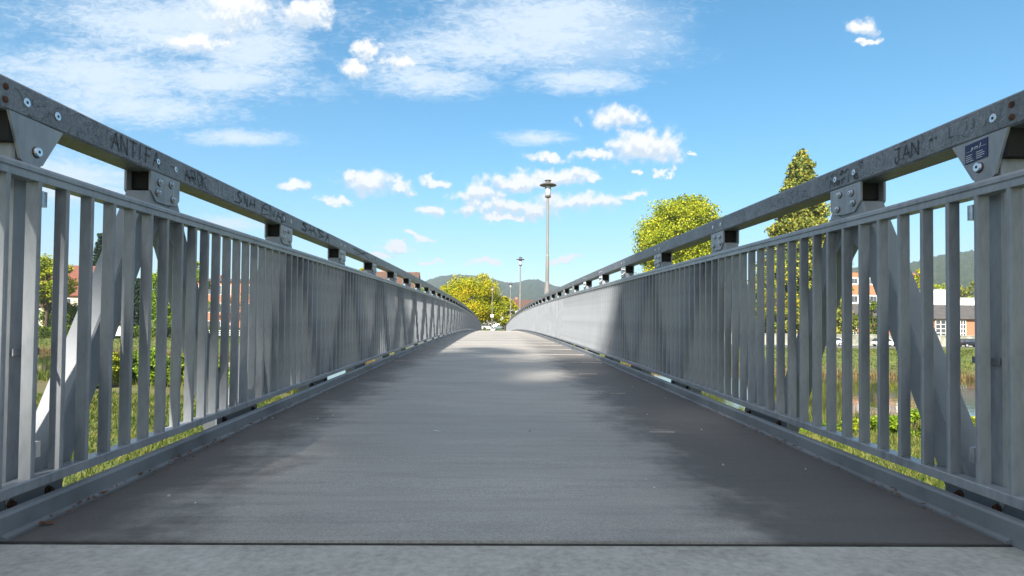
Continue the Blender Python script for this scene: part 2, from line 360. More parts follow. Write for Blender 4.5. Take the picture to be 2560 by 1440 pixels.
# ground material: grass with dry strips and bare brown bank close to the waterline
def ground_material():
    m = MT['grass'].copy(); m.name = 'ground grass'; t = m.node_tree; b = t.nodes['Principled BSDF']; lk = t.links.new
    for n in [n for n in t.nodes if n.type in ('MIX_SHADER','BSDF_TRANSLUCENT')]: t.nodes.remove(n)
    lk(b.outputs[0], t.nodes['Material Output'].inputs[0])
    src = b.inputs['Base Color'].links[0].from_socket
    ge = t.nodes.new('ShaderNodeNewGeometry'); sz = t.nodes.new('ShaderNodeSeparateXYZ'); lk(ge.outputs['Position'], sz.inputs[0])
    no = t.nodes.new('ShaderNodeTexNoise'); no.inputs['Scale'].default_value = .35; no.inputs['Detail'].default_value = 8; no.inputs['Roughness'].default_value = .7
    mp = t.nodes.new('ShaderNodeMapping'); mp.inputs['Scale'].default_value = (.35,1.2,1); lk(ge.outputs['Position'], mp.inputs[0]); lk(mp.outputs[0], no.inputs[0])
    a = t.nodes.new('ShaderNodeMath'); a.operation = 'MULTIPLY_ADD'; lk(no.outputs['Fac'], a.inputs[0]); a.inputs[1].default_value = 1.6; lk(sz.outputs[2], a.inputs[2])
    mr = t.nodes.new('ShaderNodeMapRange'); lk(a.outputs[0], mr.inputs[0]); mr.inputs[1].default_value = -3.45; mr.inputs[2].default_value = -4.1
    mx = t.nodes.new('ShaderNodeMix'); mx.data_type = 'RGBA'; lk(mr.outputs[0], mx.inputs[0]); lk(src, mx.inputs[6]); mx.inputs[7].default_value = (.13,.105,.045,1)
    m2 = t.nodes.new('ShaderNodeMapRange'); lk(no.outputs['Fac'], m2.inputs[0]); m2.inputs[1].default_value = .52; m2.inputs[2].default_value = .7
    m3 = t.nodes.new('ShaderNodeMath'); m3.operation = 'MULTIPLY'; lk(m2.outputs[0], m3.inputs[0]); m3.inputs[1].default_value = .6
    my = t.nodes.new('ShaderNodeMix'); my.data_type = 'RGBA'; lk(m3.outputs[0], my.inputs[0]); lk(mx.outputs[2], my.inputs[6]); my.inputs[7].default_value = (.22,.19,.09,1)
    lk(my.outputs[2], b.inputs['Base Color'])
    return m
struct(g.build('ground', ground_material(), smooth=True))

# water
wm = bpy.data.materials.new('river water'); wm.use_nodes = True; t = wm.node_tree; b = t.nodes['Principled BSDF']
b.inputs['Base Color'].default_value = (.045,.05,.022,1); b.inputs['Roughness'].default_value = .04; b.inputs['IOR'].default_value = 1.5; b.inputs['Specular IOR Level'].default_value = .8
ge = t.nodes.new('ShaderNodeNewGeometry'); no = t.nodes.new('ShaderNodeTexNoise'); no.inputs['Scale'].default_value = .9; no.inputs['Detail'].default_value = 4
t.links.new(ge.outputs['Position'], no.inputs[0]); bn = t.nodes.new('ShaderNodeBump'); bn.inputs['Strength'].default_value = .12; bn.inputs['Distance'].default_value = .05
t.links.new(no.outputs['Fac'], bn.inputs['Height']); t.links.new(bn.outputs[0], b.inputs['Normal'])
wa = MB(); xs = [-900,-300,-60,0,60,110]
wa.v = [(x, yn(x)-3, -5.15) for x in xs]+[(x, yf(x)+3, -5.15) for x in xs]; k = len(xs)
wa.f = [(i, i+1, k+i+1, k+i) for i in range(k-1)]; wa.mi = [0]*len(wa.f)
struct(wa.build('river', wm))

# hills
def hill(name, prof, dist, depth, mat, base=-20):
    m = MB(); m.noflip = True; nj = 26
    pts = []
    for a in range(len(prof)-1):
        (x0, y0), (x1, y1) = prof[a], prof[a+1]
        st = max(2, int(abs(x1-x0)/5))
        pts += [(x0+(x1-x0)*q/st, y0+(y1-y0)*q/st) for q in range(st)]
    pts.append(prof[-1]); n = len(pts)
    for j in range(nj+8):
        tt = j/nj
        for i, (px, py) in enumerate(pts):
            D = dist + depth*(tt-1)
            r_ = ray(px, py); H = r_.z/r_.y*dist
            if tt <= 1:
                prof_h = base + (H-base)*(ss(tt, -.25, 1.15)/ss(1, -.25, 1.15))
                prof_h += H*.05*sin(i*.13+j*.35)*sin(i*.05+1.3)*sin(tt*pi)
            else: prof_h = H - (H-base)*(tt-1)*2.4
            prof_h += H*.012*rs.randn()*(0.3 if abs(tt-1) < .01 else 1)
            r_ = ray(px, py); m.v.append((r_.x/r_.y*D, D, prof_h))
    m.f = [(j*n+i, j*n+i+1, (j+1)*n+i+1, (j+1)*n+i) for j in range(nj+7) for i in range(n-1)]; m.mi = [0]*len(m.f)
    return struct(m.build(name, mat, smooth=True))
MT['forest'] = material('forested hillside', [(.018,.032,.015),(.04,.06,.022),(.08,.10,.04)], .95, .045, 12, bump=1., bscale=.08, nrough=.75, lo=.32, hi=.66)
MT['forest'].node_tree.nodes['Bump'].inputs['Distance'].default_value = 12
MT['forest2'] = material('near forested hillside', [(.015,.035,.015),(.035,.06,.022),(.10,.11,.035)], .95, .10, 12, bump=1., bscale=.15, nrough=.75, lo=.32, hi=.66)
MT['forest2'].node_tree.nodes['Bump'].inputs['Distance'].default_value = 6
hill('hills', [(-500,800),(200,790),(700,760),(960,735),(1030,716),(1075,700),(1105,690),(1150,687),(1200,690),(1232,697),(1262,706),(1290,707),(1320,699),(1345,699),(1365,708),(1390,716),(1440,728),(1600,735),(1900,720),(2200,700),(2700,690)], 2900, 1500, MT['forest'])
hill('hillside', [(1900,760),(2000,715),(2060,690),(2110,672),(2180,665),(2250,662),(2290,656),(2320,645),(2345,640),(2440,628),(2560,620),(2800,640),(3200,700)], 1500, 900, MT['forest2'])

# ------------------------------------------------------------------ near path slab
p = MB(); p.prism([(-1.75,-.20),(1.85,-.20),(1.85,0),(-1.75,0)], -30, 1.737, 'y')
p.v = [(x, y, z+zd(y)-.006) for x, y, z in p.v]
# skew joint slightly
o = struct(p.build('path', MT['pathc']))
p = MB(); ys = [75.2,80,86,92,98,106,114,124]
V = []
for y in ys: V += [(-1.5, y, zd(y)), (1.6, y, zd(y)), (1.6, y, zd(y)-.3), (-1.5, y, zd(y)-.3)]
p.add(V, [(i*4+k, i*4+(k+1)%4, (i+1)*4+(k+1)%4, (i+1)*4+k) for i in range(len(ys)-1) for k in range(4)])
struct(p.build('pavement', MT['tarmac']))

# ------------------------------------------------------------------ footbridge
BR = thing('footbridge', 'arched grey steel truss footbridge with coated deck, crossing the river straight ahead', 'bridge', (CX, 2.0, -.8))
Y0, YE = 1.745, 74.9
S_, YT, YB = 1.62, 2.785, 1.975
NT = 45
off = -Vector(BR.location)
def bpart(name, mb, mat, parent=BR, **k): return mb.build(name, mat, parent, off if parent is BR else (0,0,0), **k)
ysl = list(np.arange(Y0, 20, .6))+list(np.arange(20, YE, 1.2))+[YE]
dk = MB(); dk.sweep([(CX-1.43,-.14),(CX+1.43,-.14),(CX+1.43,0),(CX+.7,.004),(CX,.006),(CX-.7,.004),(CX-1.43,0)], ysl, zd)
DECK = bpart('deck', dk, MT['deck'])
j = MB(); j.box(CX-1.43, CX+1.43, 1.736, 1.745, zd(1.8)-.1, zd(1.8)-.004)
bpart('joint', j, MT['joint'])
for k in range(0, 44):
    y = 1.975+S_*k-.24
    if y < 2: continue
    r = MB(); near = y < 8
    x0, x1 = CX-1.40, CX+1.40
    if near:
        x0 = CX + random.uniform(.7,1.0); x1 = x0 + random.uniform(.1,.35)
    r.box(x0, x1, y-.006 if not near else y-.004, y+(.012 if not near else .004), zd(y)-.003, zd(y)+.0075)
    bpart('deck_joint', r, MT['ridge'], DECK)
NODES_T = [YT+S_*k for k in range(NT)]; NODES_B = [YB+S_*k for k in range(NT+1)]
ych = [1.05]+[a for a in ysl if a > 1.9]
diag_rest = MB(); cnt = 0
for sgn in (-1, 1):
    def X(a): return CX+sgn*a
    # kerb
    kb = MB(); kb.sweep([(X(1.432),-.03),(X(1.432),.059),(X(1.438),.067),(X(1.462),.067),(X(1.462),.056),(X(1.447),.054),(X(1.447),-.10),(X(1.432),-.10)], ych, zd)
    K = bpart('kerb', kb, MT['kerb'])
    sl = MB(); sl.sweep([(X(1.416),.0),(X(1.416),.007),(X(1.4315),.013),(X(1.4315),.0)], ysl, zd); bpart('edge_sealant', sl, MT['kerb'], K)
    # chords
    ch = MB(); ch.sweep([(X(1.55),1.257),(X(1.55),1.344),(X(1.556),1.351),(X(1.566),1.355),(X(1.654),1.355),(X(1.67),1.344),(X(1.67),1.257),(X(1.664),1.250),(X(1.556),1.250)], ych, zd)
    TC = bpart('top_chord', ch, MT['chord'])
    bc = MB(); bc.sweep([(X(1.55),-.20),(X(1.55),-.08),(X(1.67),-.08),(X(1.67),-.20)], ych, zd)
    bpart('bottom_chord', bc, MT['under'])
    # diagonals
    for k, yt in enumerate(NODES_T):
        for d in (-1, 1):
            yb = yt + d*S_/2
            a = (X(1.61), yb - d*.05, zd(yb)-.10); b_ = (X(1.61), yt + d*.065, zd(yt)+1.13)
            if k < 25:
                bpart('diagonal', MB().bar(a, b_, .10, .125), MT['under'])
            else: diag_rest.bar(a, b_, .10, .125)
    # end posts
    for ye in (YB, NODES_B[-1]):
        e = MB(); e.bar((X(1.61), ye, zd(ye)-.15), (X(1.61), ye, zd(ye)+1.249), .105, .12)
        P = bpart('end_post', e, MT['paint'])
        if ye < 5:
            c = MB(); c.box(min(X(1.549),X(1.545)), max(X(1.549),X(1.545)), ye-.054, ye+.054, zd(ye)+.50, zd(ye)+.522); c = bpart('seam_plate', c, MT['chord'], P)
    # nodes
    gp = [(-.12,0),(.12,0),(.12,-.09),(.095,-.118),(.01,-.128),(-.075,-.128),(-.12,-.085)]
    for k, yt in enumerate(NODES_T):
        zt = zd(yt)+1.2505; sl_ = .021-.0008*yt
        g_ = MB(); pts = [(yt+a, zt+b+a*sl_) for a, b in gp]
        g_.prism(pts, X(1.5525), X(1.5625)); g_.prism(pts, X(1.6575), X(1.6675))
        G = bpart('node_bracket', g_, MT['paint'])
        fan = [(yt-.10,zt-.10),(yt-.06,zt-.072),(yt,zt-.062),(yt+.06,zt-.072),(yt+.10,zt-.10),(yt+.20,zt-.30),(yt+.13,zt-.34),(yt+.05,zt-.26),(yt,zt-.20),(yt-.05,zt-.26),(yt-.13,zt-.34),(yt-.20,zt-.30)]
        bpart('gusset', MB().prism(fan, X(1.5635), X(1.6565)), MT['under'], G)
        bpart('black_infill', MB().prism([(yt-.085,zt+.001),(yt+.085,zt+.001),(yt+.085,zt-.075),(yt-.085,zt-.075)], X(1.5635), X(1.6565)), MT['black'], G)  # black block filling the space between the two bracket plates
        if k < 6:
            for (a, b) in ((-.055,-.040),(.040,-.030),(-.068,-.088),(.058,-.094)):
                bl = MB(); bl.lathe([(.0165,-sgn*.0002),(.0165,-sgn*.0008)], (X(1.5525), yt+a, zt+b-.0015), 12, 'x', 1); bl.lathe([(.0135,0),(.0135,-sgn*.004),(.0095,-sgn*.005),(.0095,-sgn*.013),(.007,-sgn*.015)], (X(1.5525), yt+a, zt+b), 10, 'x')  # thin black ring paints in the shadow round the bolt head
                bl.lathe([(.004,-sgn*.0151),(.004,-sgn*.0155)], (X(1.5525), yt+a, zt+b), 6, 'x', 1)
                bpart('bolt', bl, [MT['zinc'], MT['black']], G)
            for a in (-.075, .075):
                bl = MB(); c = (X(1.55), yt+a, zd(yt+a)+1.300)
                bl.lathe([(.013,.001),(.013,-sgn*.002),(.011,-sgn*.003)], c, 14, 'x'); bl.lathe([(.0045,-sgn*.0031),(.0045,-sgn*.0034)], c, 6, 'x', 1)
                bpart('flush_bolt', bl, [MT['zinc'], MT['black']], TC)
    # end bracket, single bolt
    zt = zd(YB)+1.2505
    eb = MB(); pts = [(YB-.10,zt),(YB+.135,zt),(YB+.045,zt-.135),(YB+.025,zt-.145),(YB-.035,zt-.145),(YB-.05,zt-.135)]
    eb.prism(pts, X(1.5515), X(1.5435)); eb.prism(pts, X(1.6675), X(1.6755))
    EB = bpart('end_bracket', eb, MT['paint'])
    bpart('black_infill', MB().prism([(YB-.09,zt+.001),(YB-.05,zt+.001),(YB-.05,zt-.09),(YB-.09,zt-.09)], X(1.5525), X(1.6665)), MT['black'], EB)  # same black block inside the end bracket
    bl = MB(); c = (X(1.5435), YB+.015, zt-.098)
    bl.lathe([(.0185,-sgn*.0002),(.0185,-sgn*.0008)], (c[0],c[1],c[2]-.0015), 14, 'x', 1)  # black ring, painted shadow under this bolt head
    bl.lathe([(.016,0),(.016,-sgn*.006),(.014,-sgn*.011),(.006,-sgn*.011)], c, 14, 'x'); bl.lathe([(.005,-sgn*.0112),(.005,-sgn*.0115)], c, 6, 'x', 1)
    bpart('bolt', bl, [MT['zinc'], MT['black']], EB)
    for yb_ in ((1.953, 2.09) if sgn < 0 else (1.94,)):
        bl = MB(); c = (X(1.55), yb_, zd(yb_)+1.300)
        bl.lathe([(.0145,.001),(.0145,-sgn*.002),(.0125,-sgn*.003)], c, 16, 'x'); bl.lathe([(.005,-sgn*.0031),(.005,-sgn*.0034)], c, 6, 'x', 1)
        bpart('flush_bolt', bl, [MT['zinc'], MT['black']], TC)
    for dz in (1.28, 1.32):
        bl = MB(); c = (X(1.55), 1.868, zd(1.868)+dz); bl.lathe([(.0105,.001),(.0105,-sgn*.003),(.007,-sgn*.005)], c, 12, 'x')
        bpart('rusty_bolt', bl, MT['rust'], TC)
    # bottom nodes
    for k, yb in enumerate(NODES_B):
        b0 = MB(); zb = zd(yb)
        b0.prism([(yb-.28,zb-.19),(yb+.28,zb-.19),(yb+.28,zb+.06),(yb+.22,zb+.105),(yb-.22,zb+.105),(yb-.28,zb+.06)] if k else [(yb-.3,zb-.19),(yb+.17,zb-.19),(yb+.17,zb+.105),(yb-.3,zb+.105)], X(1.5465), X(1.5385))
        B0 = bpart('base_plate', b0, MT['under'])
        if k < 3:
            for a in ((-.06,.1) if k == 0 else (-.2,.2)):
                bl = MB(); bl.lathe([(.016,0),(.016,-sgn*.004),(.010,-sgn*.006),(.010,-sgn*.016)], (X(1.5385), yb+a, zb+.048), 8, 'x'); bpart('bolt', bl, MT['rust'], B0)
        f = MB(); f.box(CX if sgn > 0 else CX-1.5, CX if sgn < 0 else CX+1.5, yb-.05, yb+.05, zb-.34, zb-.142); 
        if sgn > 0: f = MB().box(CX-1.53, CX+1.53, yb-.05, yb+.05, zb-.34, zb-.142); bpart('floor_beam', f, MT['under'])
    # panel fixings
    for k, yb in enumerate(NODES_B[:6]):
        z = zd(yb)
        for h in (.17, .98):
            cl = MB().box(min(X(1.531),X(1.552)), max(X(1.531),X(1.552)), yb+.03, yb+.052, z+h, z+h+.05)
            bpart('fixing_clip', cl, MT['zinc'])
dr = bpart('diagonal', diag_rest, MT['under']); dr['kind'] = 'stuff'

# ---- railings
PITCHB = .1262
def railing(sgn, label):
    def X(a): return CX+sgn*a
    base = Vector((X(1.51), 2.0, zd(2.0)))
    RL = thing('railing', label, 'railing', base)
    of = -base
    yr = [1.0]+[a for a in ysl if a > 1.9]
    tr = MB(); tr.sweep([(X(1.49),1.0440),(X(1.49),1.0630),(X(1.4935),1.0655),(X(1.4935),1.0675),(X(1.4885),1.0700),(X(1.4885),1.0820),(X(1.494),1.0900),(X(1.503),1.0930),(X(1.527),1.0930),(X(1.536),1.0880),(X(1.54),1.0790),(X(1.54),1.0440)], yr, zd)
    tr.build('top_rail', MT['paint'], RL, of)
    br = MB(); br.sweep([(X(1.488),0.0860),(X(1.488),0.1150),(X(1.491),0.1180),(X(1.539),0.1180),(X(1.54),0.1150),(X(1.54),0.0860)], yr, zd)
    br.build('bottom_rail', MT['paint'], RL, of)
    c = .003; a0, a1 = (1.491, 1.534); t_ = .008
    sec = [(a0+c,-t_),(a1-c,-t_),(a1,-t_+c),(a1,t_-c),(a1-c,t_),(a0+c,t_),(a0,t_-c),(a0,-t_+c)]
    sec = [(sgn*(a-1.51), b) for a, b in sec]
    me = MB().prism(sec, .113, 1.049, 'z').mesh('baluster', MT['paint'])
    rest = MB(); y = 2.07-PITCHB*7; i = 0
    while y < YE:
        z = zd(y)
        if y < 1.6 and False: pass
        if i < 100:
            link('baluster', me, RL, (0, y-base.y, z-base.z))
        else:
            rest.prism([(a, b+y-base.y) for a, b in sec], z-base.z+.113, z-base.z+1.049, 'z')
        y += PITCHB; i += 1
    r = rest.build('baluster', MT['paint'], RL); r['kind'] = 'stuff'
railing(-1, 'grey baluster railing on the left side of the deck, below the chord scratched ANTIFA')
railing(1, 'grey baluster railing on the right side of the deck, below the small blue plate')

# ---- graffiti: strokes laid on the inner face of the chords
STF = {'A':[[(0,0),(.5,1),(1,0)],[(.2,.4),(.8,.4)]],'N':[[(0,0),(0,1),(.9,0),(.9,1)]],'T':[[(0,1),(1,1)],[(.5,1),(.5,0)]],'I':[[(.3,0),(.3,1)]],
 'F':[[(0,0),(0,1),(.8,1)],[(0,.55),(.65,.55)]],'J':[[(0,1),(.9,1)],[(.6,1),(.6,.1),(.35,-.1),(.05,.1),(.15,.35)]],'M':[[(0,0),(.1,1),(.5,.35),(.85,1),(1,0)]],
 'a':[[(.8,.55),(.3,.6),(.1,.25),(.4,0),(.8,.5),(.85,0)]],'r':[[(.1,0),(.1,.6)],[(.1,.4),(.5,.65),(.7,.55)]],'i':[[(.2,0),(.2,.55)],[(.2,.75),(.2,.8)]],
 'e':[[(.1,.3),(.75,.35),(.5,.62),(.15,.45),(.15,.1),(.5,0),(.9,.15)]],'E':[[(.9,1),(0,1),(0,0),(.9,0)],[(0,.5),(.7,.5)]],'D':[[(0,0),(0,1),(.7,.8),(.9,.45),(.6,.1),(0,0)]],
 'K':[[(0,0),(0,1)],[(.8,1),(0,.45),(.9,0)]],'L':[[(0,1),(0,0),(.8,0)]],'H':[[(0,0),(0,1)],[(.8,0),(.8,1)],[(0,.5),(.8,.5)]],'p':[[(0,-.3),(.1,.6),(.6,.5),(.5,.1),(.05,.1)]],
 'm':[[(0,0),(.1,.6)],[(.05,.45),(.35,.6),(.35,0)],[(.35,.45),(.7,.6),(.7,0)]],'l':[[(.1,0),(.4,1.1)]],'R':[[(0,0),(0,1),(.7,.85),(.6,.5),(0,.5)],[(.3,.5),(.9,0)]],'O':[[(.4,0),(0,.4),(.3,1),(.8,.7),(.8,.2),(.4,0)]],
 'S':[[(.9,.9),(.3,1),(.1,.7),(.8,.4),(.6,0),(0,.1)]],'1':[[(.1,.7),(.4,1),(.4,0)]],'h':[[(.5,0),(0,.6),(.15,.95),(.5,.7),(.85,.95),(1,.6),(.5,0)]],'v':[[(0,.6),(.35,0),(.7,.6)]],'d':[[(.3,.5),(.35,.5)]],'-':[[(0,.6),(.4,.65),(1,.3)]],'z':[[(0,.6),(.8,.6),(.1,0),(.9,0)]]}
def strokes(mb, sgn, pl, wd, lift=.0022, jit=.0):
    for st in pl:
        x = CX+sgn*(1.55-lift)
        for (a, b), (c, d) in zip(st[:-1], st[1:]):
            dx, dz = c-a, d-b; l = sqrt(dx*dx+dz*dz)+1e-9; nx_, nz_ = -dz/l*wd/2, dx/l*wd/2; ex, ez = dx/l*wd*.3, dz/l*wd*.3
            za, zc = zd(a)-.025, zd(c)-.025
            k = random.uniform(.6, 1.25)
            mb.add([(x,a-ex+nx_*k,za+b-ez+nz_*k),(x,a-ex-nx_*k,za+b-ez-nz_*k),(x,c+ex-nx_,zc+d+ez-nz_),(x,c+ex+nx_,zc+d+ez+nz_)], [(0,1,2,3)])
def word(sgn, text, y0, z0, cw, chh, wd, dirn=None, slant=0, jt=.04):
    # letters run away from the viewer on the left chord and toward the viewer on the right one
    dirn = -sgn; mb = MB(); y = y0
    for ch_ in text:
        if ch_ == ' ': y += dirn*cw; continue
        pl = []
        for st in STF[ch_]:
            q = []
            for (a, b) in st:
                q.append((y+dirn*(a*cw*.8+slant*b*chh)+random.uniform(-1,1)*jt*cw, z0+b*chh+random.uniform(-1,1)*jt*chh))
            pl.append(q)
        strokes(mb, sgn, pl, wd)
        y += dirn*cw
    return mb
TOPC = [o for o in BR.children if o.name.startswith('top_chord')]
TL = [o for o in TOPC if o.data.vertices[0].co.x < 0][0]; TR = [o for o in TOPC if o.data.vertices[0].co.x > 0][0]
def yl(px): return 1.50*FPX/(VX-px)
def yr_(px): return 1.60*FPX/(px-VX)
def gr(sgn, mb, mat, lab): 
    o = mb.build('graffiti', mat, TL if sgn < 0 else TR); o['label'] = lab
gr(-1, word(-1, 'ANTIFA', yl(272), 1.298, .057, .062, .0062), MT['ink'], 'black scratched word ANTIFA')
gr(-1, word(-1, '-', yl(419), 1.318, .05, .02, .004), MT['ink'], 'short black dash')
gr(-1, word(-1, 'AROK', yl(455), 1.30, .06, .055, .008, jt=.2), MT['scuff'], 'grey scrawled tag')
gr(-1, word(-1, 'HIL', yl(525), 1.31, .06, .045, .003, jt=.2), MT['scratch'], 'pale scratched strokes')
gr(-1, word(-1, 'SNH', yl(583), 1.30, .10, .055, .009, jt=.2), MT['ink'], 'black scrawled tag')
gr(-1, word(-1, 'ENAD', yl(650), 1.295, .12, .062, .009, jt=.2), MT['ink'], 'black marker letters ENAD')
gr(-1, word(-1, 'SHSA', yl(747), 1.30, .22, .055, .016, jt=.2), MT['ink'], 'thick black marker tag')
gr(-1, word(-1, 'SKA', yl(880), 1.30, .5, .055, .010, jt=.2), MT['scuff'], 'faded tag further along the chord')
gr(1, word(1, 'JAN', yr_(2243), 1.298, .050, .055, .0048), MT['ink'], 'black scratched word JAN')
gr(1, word(1, 'Marie', yr_(2078), 1.292, .048, .038, .005), MT['ink'], 'black marker word Marie')
gr(1, word(1, 'vrder', yr_(2068), 1.338, .04, .026, .004, jt=.2), MT['ink'], 'small scribble above the word Marie')
gr(1, word(1, 'h', yr_(2152), 1.33, .035, .034, .003), MT['ink'], 'small drawn heart')
gr(1, word(1, 'L', yr_(2383), 1.315, .03, .045, .003), MT['scuff'], 'bent scratch line')
gr(1, word(1, 'II', yr_(2424), 1.32, .03, .03, .003), MT['scuff'], 'two short scratches')
gr(1, word(1, 'ev', yr_(2332), 1.33, .025, .018, .0025), MT['ink'], 'tiny scribble')
gr(1, word(1, 'KRIJ1z', yr_(1930), 1.30, .07, .045, .003, jt=.2), MT['scuff'], 'faded scratched letters')
for sgn, (a, b), nn in ((-1,(1.95,2.6),50),(-1,(3.0,6),70),(1,(1.9,2.9),40),(1,(3.2,8),80)):
    for mat_, wd, fr in (('scuff',.0016,.5),('scratch',.0015,.5)):
        for i in range(int(nn*fr)):
            mb = MB()
            y = random.uniform(a, b); z = random.uniform(1.29,1.362); pl = [(y, z)]
            an = random.uniform(0, 6.28)
            for q in range(random.randint(3, 8)):
                an += random.uniform(-1.1, 1.1); y += cos(an)*.012; z = min(1.368, max(1.286, z+sin(an)*.010)); pl.append((y, z))
            strokes(mb, sgn, [pl], wd, .0016)
            o = mb.build('scratch', MT[mat_], TL if sgn < 0 else TR)

# ---- small blue builder's plate on the right end bracket
EBR = [o for o in BR.children if o.name.startswith('end_bracket') and o.data.vertices[0].co.x > 0][0]
zt = zd(YB)+1.2505; xq = CX+1.5435
pb = MB(); pts = [(YB+.073,zt-.012),(YB-.022,zt-.008),(YB-.022,zt-.072),(YB+.073,zt-.076)]
pb.prism(pts, xq-.0005, xq-.0025)
PL = bpart('name_plate', pb, MT['blue'], EBR)
tx = MB(); xx = xq-.0032
def sline(a, b, c, d, wd):
    dx, dz = c-a, d-b; l = sqrt(dx*dx+dz*dz)+1e-9; nx_, nz_ = -dz/l*wd/2, dx/l*wd/2
    tx.add([(xx,a+nx_,b+nz_),(xx,a-nx_,b-nz_),(xx,c-nx_,d-nz_),(xx,c+nx_,d+nz_)], [(0,1,2,3)])
y = YB+.045
for ch_ in 'pml':
    cw, hh = {'p':.012,'m':.019,'l':.008}[ch_], .014
    for st in STF[ch_]:
        for (a, b), (c, d) in zip(st[:-1], st[1:]):
            sline(y-a*cw-b*.003, zt-.034+b*hh, y-c*cw-d*.003, zt-.034+d*hh, .0022)
    y -= cw*1.1
sline(YB+.069, zt-.037, YB+.045, zt-.0365, .0008); sline(YB-.018, zt-.030, YB+.005, zt-.0305, .0008)
for r_ in range(4):
    zz = zt-.046-r_*.0068; sline(YB+.069, zz-.003, YB+.069-random.uniform(.018,.034), zz-.002, .0018); sline(YB+.024, zz, YB+.024-random.uniform(.02,.036), zz+.001, .0018)
tx.build('lettering', MT['white'], PL)

# pale reflective strip seen low at both ends
for sgn in (-1, 1):
    m = MB(); m.prism([(1.885,zd(1.9)+.085),(1.903,zd(1.9)+.085),(1.935,zd(1.9)+.0),(1.917,zd(1.9)+.0)], CX+sgn*1.5375, CX+sgn*1.5355)
    bpart('pale_strip', m, MT['scratch'])

# ------------------------------------------------------------------ litter on the deck
def leaf(x, y, s_, rz, label, mat='leafdry'):
    m = MB(); n = 10; V = [(0,0,.006*s_/.03)]; 
    for i in range(n):
        a = 2*pi*i/n; r = s_*(.55+.45*abs(cos(a)))*(1+.15*sin(3*a)); V.append((r*cos(a), r*.55*sin(a), .004+.35*s_*abs(sin(a*1.5+1))**2*.6))
    V += [(q[0], q[1], q[2]-.0015) for q in V]
    F = [(0,i+1,(i+1)%n+1) for i in range(n)]+[(n+1,n+1+(i+1)%n+1,n+1+i+1) for i in range(n)]+[(i+1,n+2+i,n+2+(i+1)%n,(i+1)%n+1) for i in range(n)]
    m.add(V, F); o = m.build('fallen_leaf', MT[mat], None, (x, y, zd(y)+.003)); o.rotation_euler.z = rz
    return tag(o, label, 'leaf')
leaf(-1.33, 1.875, .022, .2, 'reddish brown curled leaf lying on the deck beside the left kerb, just behind the joint')
leaf(.205, 3.35, .008, 1, 'tiny brown leaf lying alone in the middle of the deck')
tw = MB().tube([(-.02,0,.004),(-.008,.004,.006),(.01,-.003,.004),(.022,-.004,.003)], [.001,.0028,.002,.0008], 5)
tag(tw.build('paper_strip', MT['white'], None, (-.30, 3.32, zd(3.32)+.005)), 'thin white sliver of paper lying in the middle of the grey deck', 'litter')
m = MB(); mc = MB()
for i in range(340):
    sgn = random.choice((-1,-1,1)); y = random.choice((random.uniform(1.9,4.2), random.uniform(2,9))); x = CX+sgn*(1.425-abs(random.gauss(0,.035)))
    s_ = random.uniform(.003,.013); a = random.uniform(0,6); z = zd(y)+.009+random.uniform(0,.006)
    V = [(x+cos(a+q)*s_*k2, y+sin(a+q)*s_*k2, z+random.uniform(0,.006)) for q, k2 in ((0,1),(1.6,.35),(3.1,1),(4.7,.35))]
    m.add(V+[(q[0],q[1],q[2]-.0012) for q in V], [(0,1,2,3),(7,6,5,4),(0,4,5,1),(1,5,6,2),(2,6,7,3),(3,7,4,0)])
m.noflip = True
tag(m.build('leaf_litter', MT['leafdry']), 'scattered dry leaf crumbs gathered along both kerbs', 'leaf litter', kind='stuff')
for i in range(26):
    y = random.uniform(1.95, 6); x = random.choice((random.uniform(.6,1.4), random.uniform(-1.35,-.9), random.uniform(-1,1.2))); s_ = random.uniform(.0012,.0035)
    mc.box(x-s_, x+s_*1.3, y-s_, y+s_, zd(y)+.001, zd(y)+.004+s_)
tag(mc.build('grit', MT['chip']), 'pale grit sprinkled on the near dark part of the deck', 'grit', kind='stuff')

# ------------------------------------------------------------------ street lamps
def lamp(loc, label, h=6.35, rz=0):
    t_ = thing('street_lamp', label, 'street lamp', loc, rz, 'street lamps along the bridge and path')
    b_ = MB().lathe([(.12,-.5),(.12,1.75),(.10,1.95),(.078,2.15)], n=14); b_.build('lamp_base', MT['lamp'], t_, smooth=False)
    p_ = MB().lathe([(.078,2.1),(.072,3.2),(.056,3.25),(.050,h-.72)], n=14); p_.build('pole', MT['lamp'], t_)
    c_ = MB().lathe([(.05,h-.74),(.13,h-.70),(.13,h-.66),(.10,h-.64)], n=14); c_.build('collar', MT['lampdark'], t_)
    g_ = MB().lathe([(.085,h-.64),(.115,h-.60),(.125,h-.25)], n=14); g_.build('lamp_glass', MT['glass'], t_, smooth=True)
    s_ = MB().lathe([(.12,h-.235),(.345,h-.215),(.352,h-.20),(.30,h-.17),(.14,h-.115),(.10,h-.09),(.10,h-.03),(.14,h-.02),(.14,h-.0),(.03,h+.02)], n=24); s_.build('lamp_shade', MT['lampdark'], t_, smooth=False)
    for k in range(4):
        a = k*pi/2+.6; MB().bar((.122*cos(a), .122*sin(a), h-.65), (.128*cos(a), .128*sin(a), h-.22), .016, .016, 0, .002).build('strut', MT['lampdark'], t_)
    return t_
lamp((2.20, 25.2, zd(25)), 'tall grey street lamp nearest the camera, rising highest above the right railing')
lamp((2.18, 50.5, zd(50)-.2), 'grey street lamp over the crest of the bridge, second tallest in view')
lamp((2.25, 82, -.85), 'grey street lamp standing against the hills just right of the yellow tree', 6.4)
L4 = lamp((-.22, 93, -1.9), 'thin grey street lamp in front of the round yellow tree', 7.6)

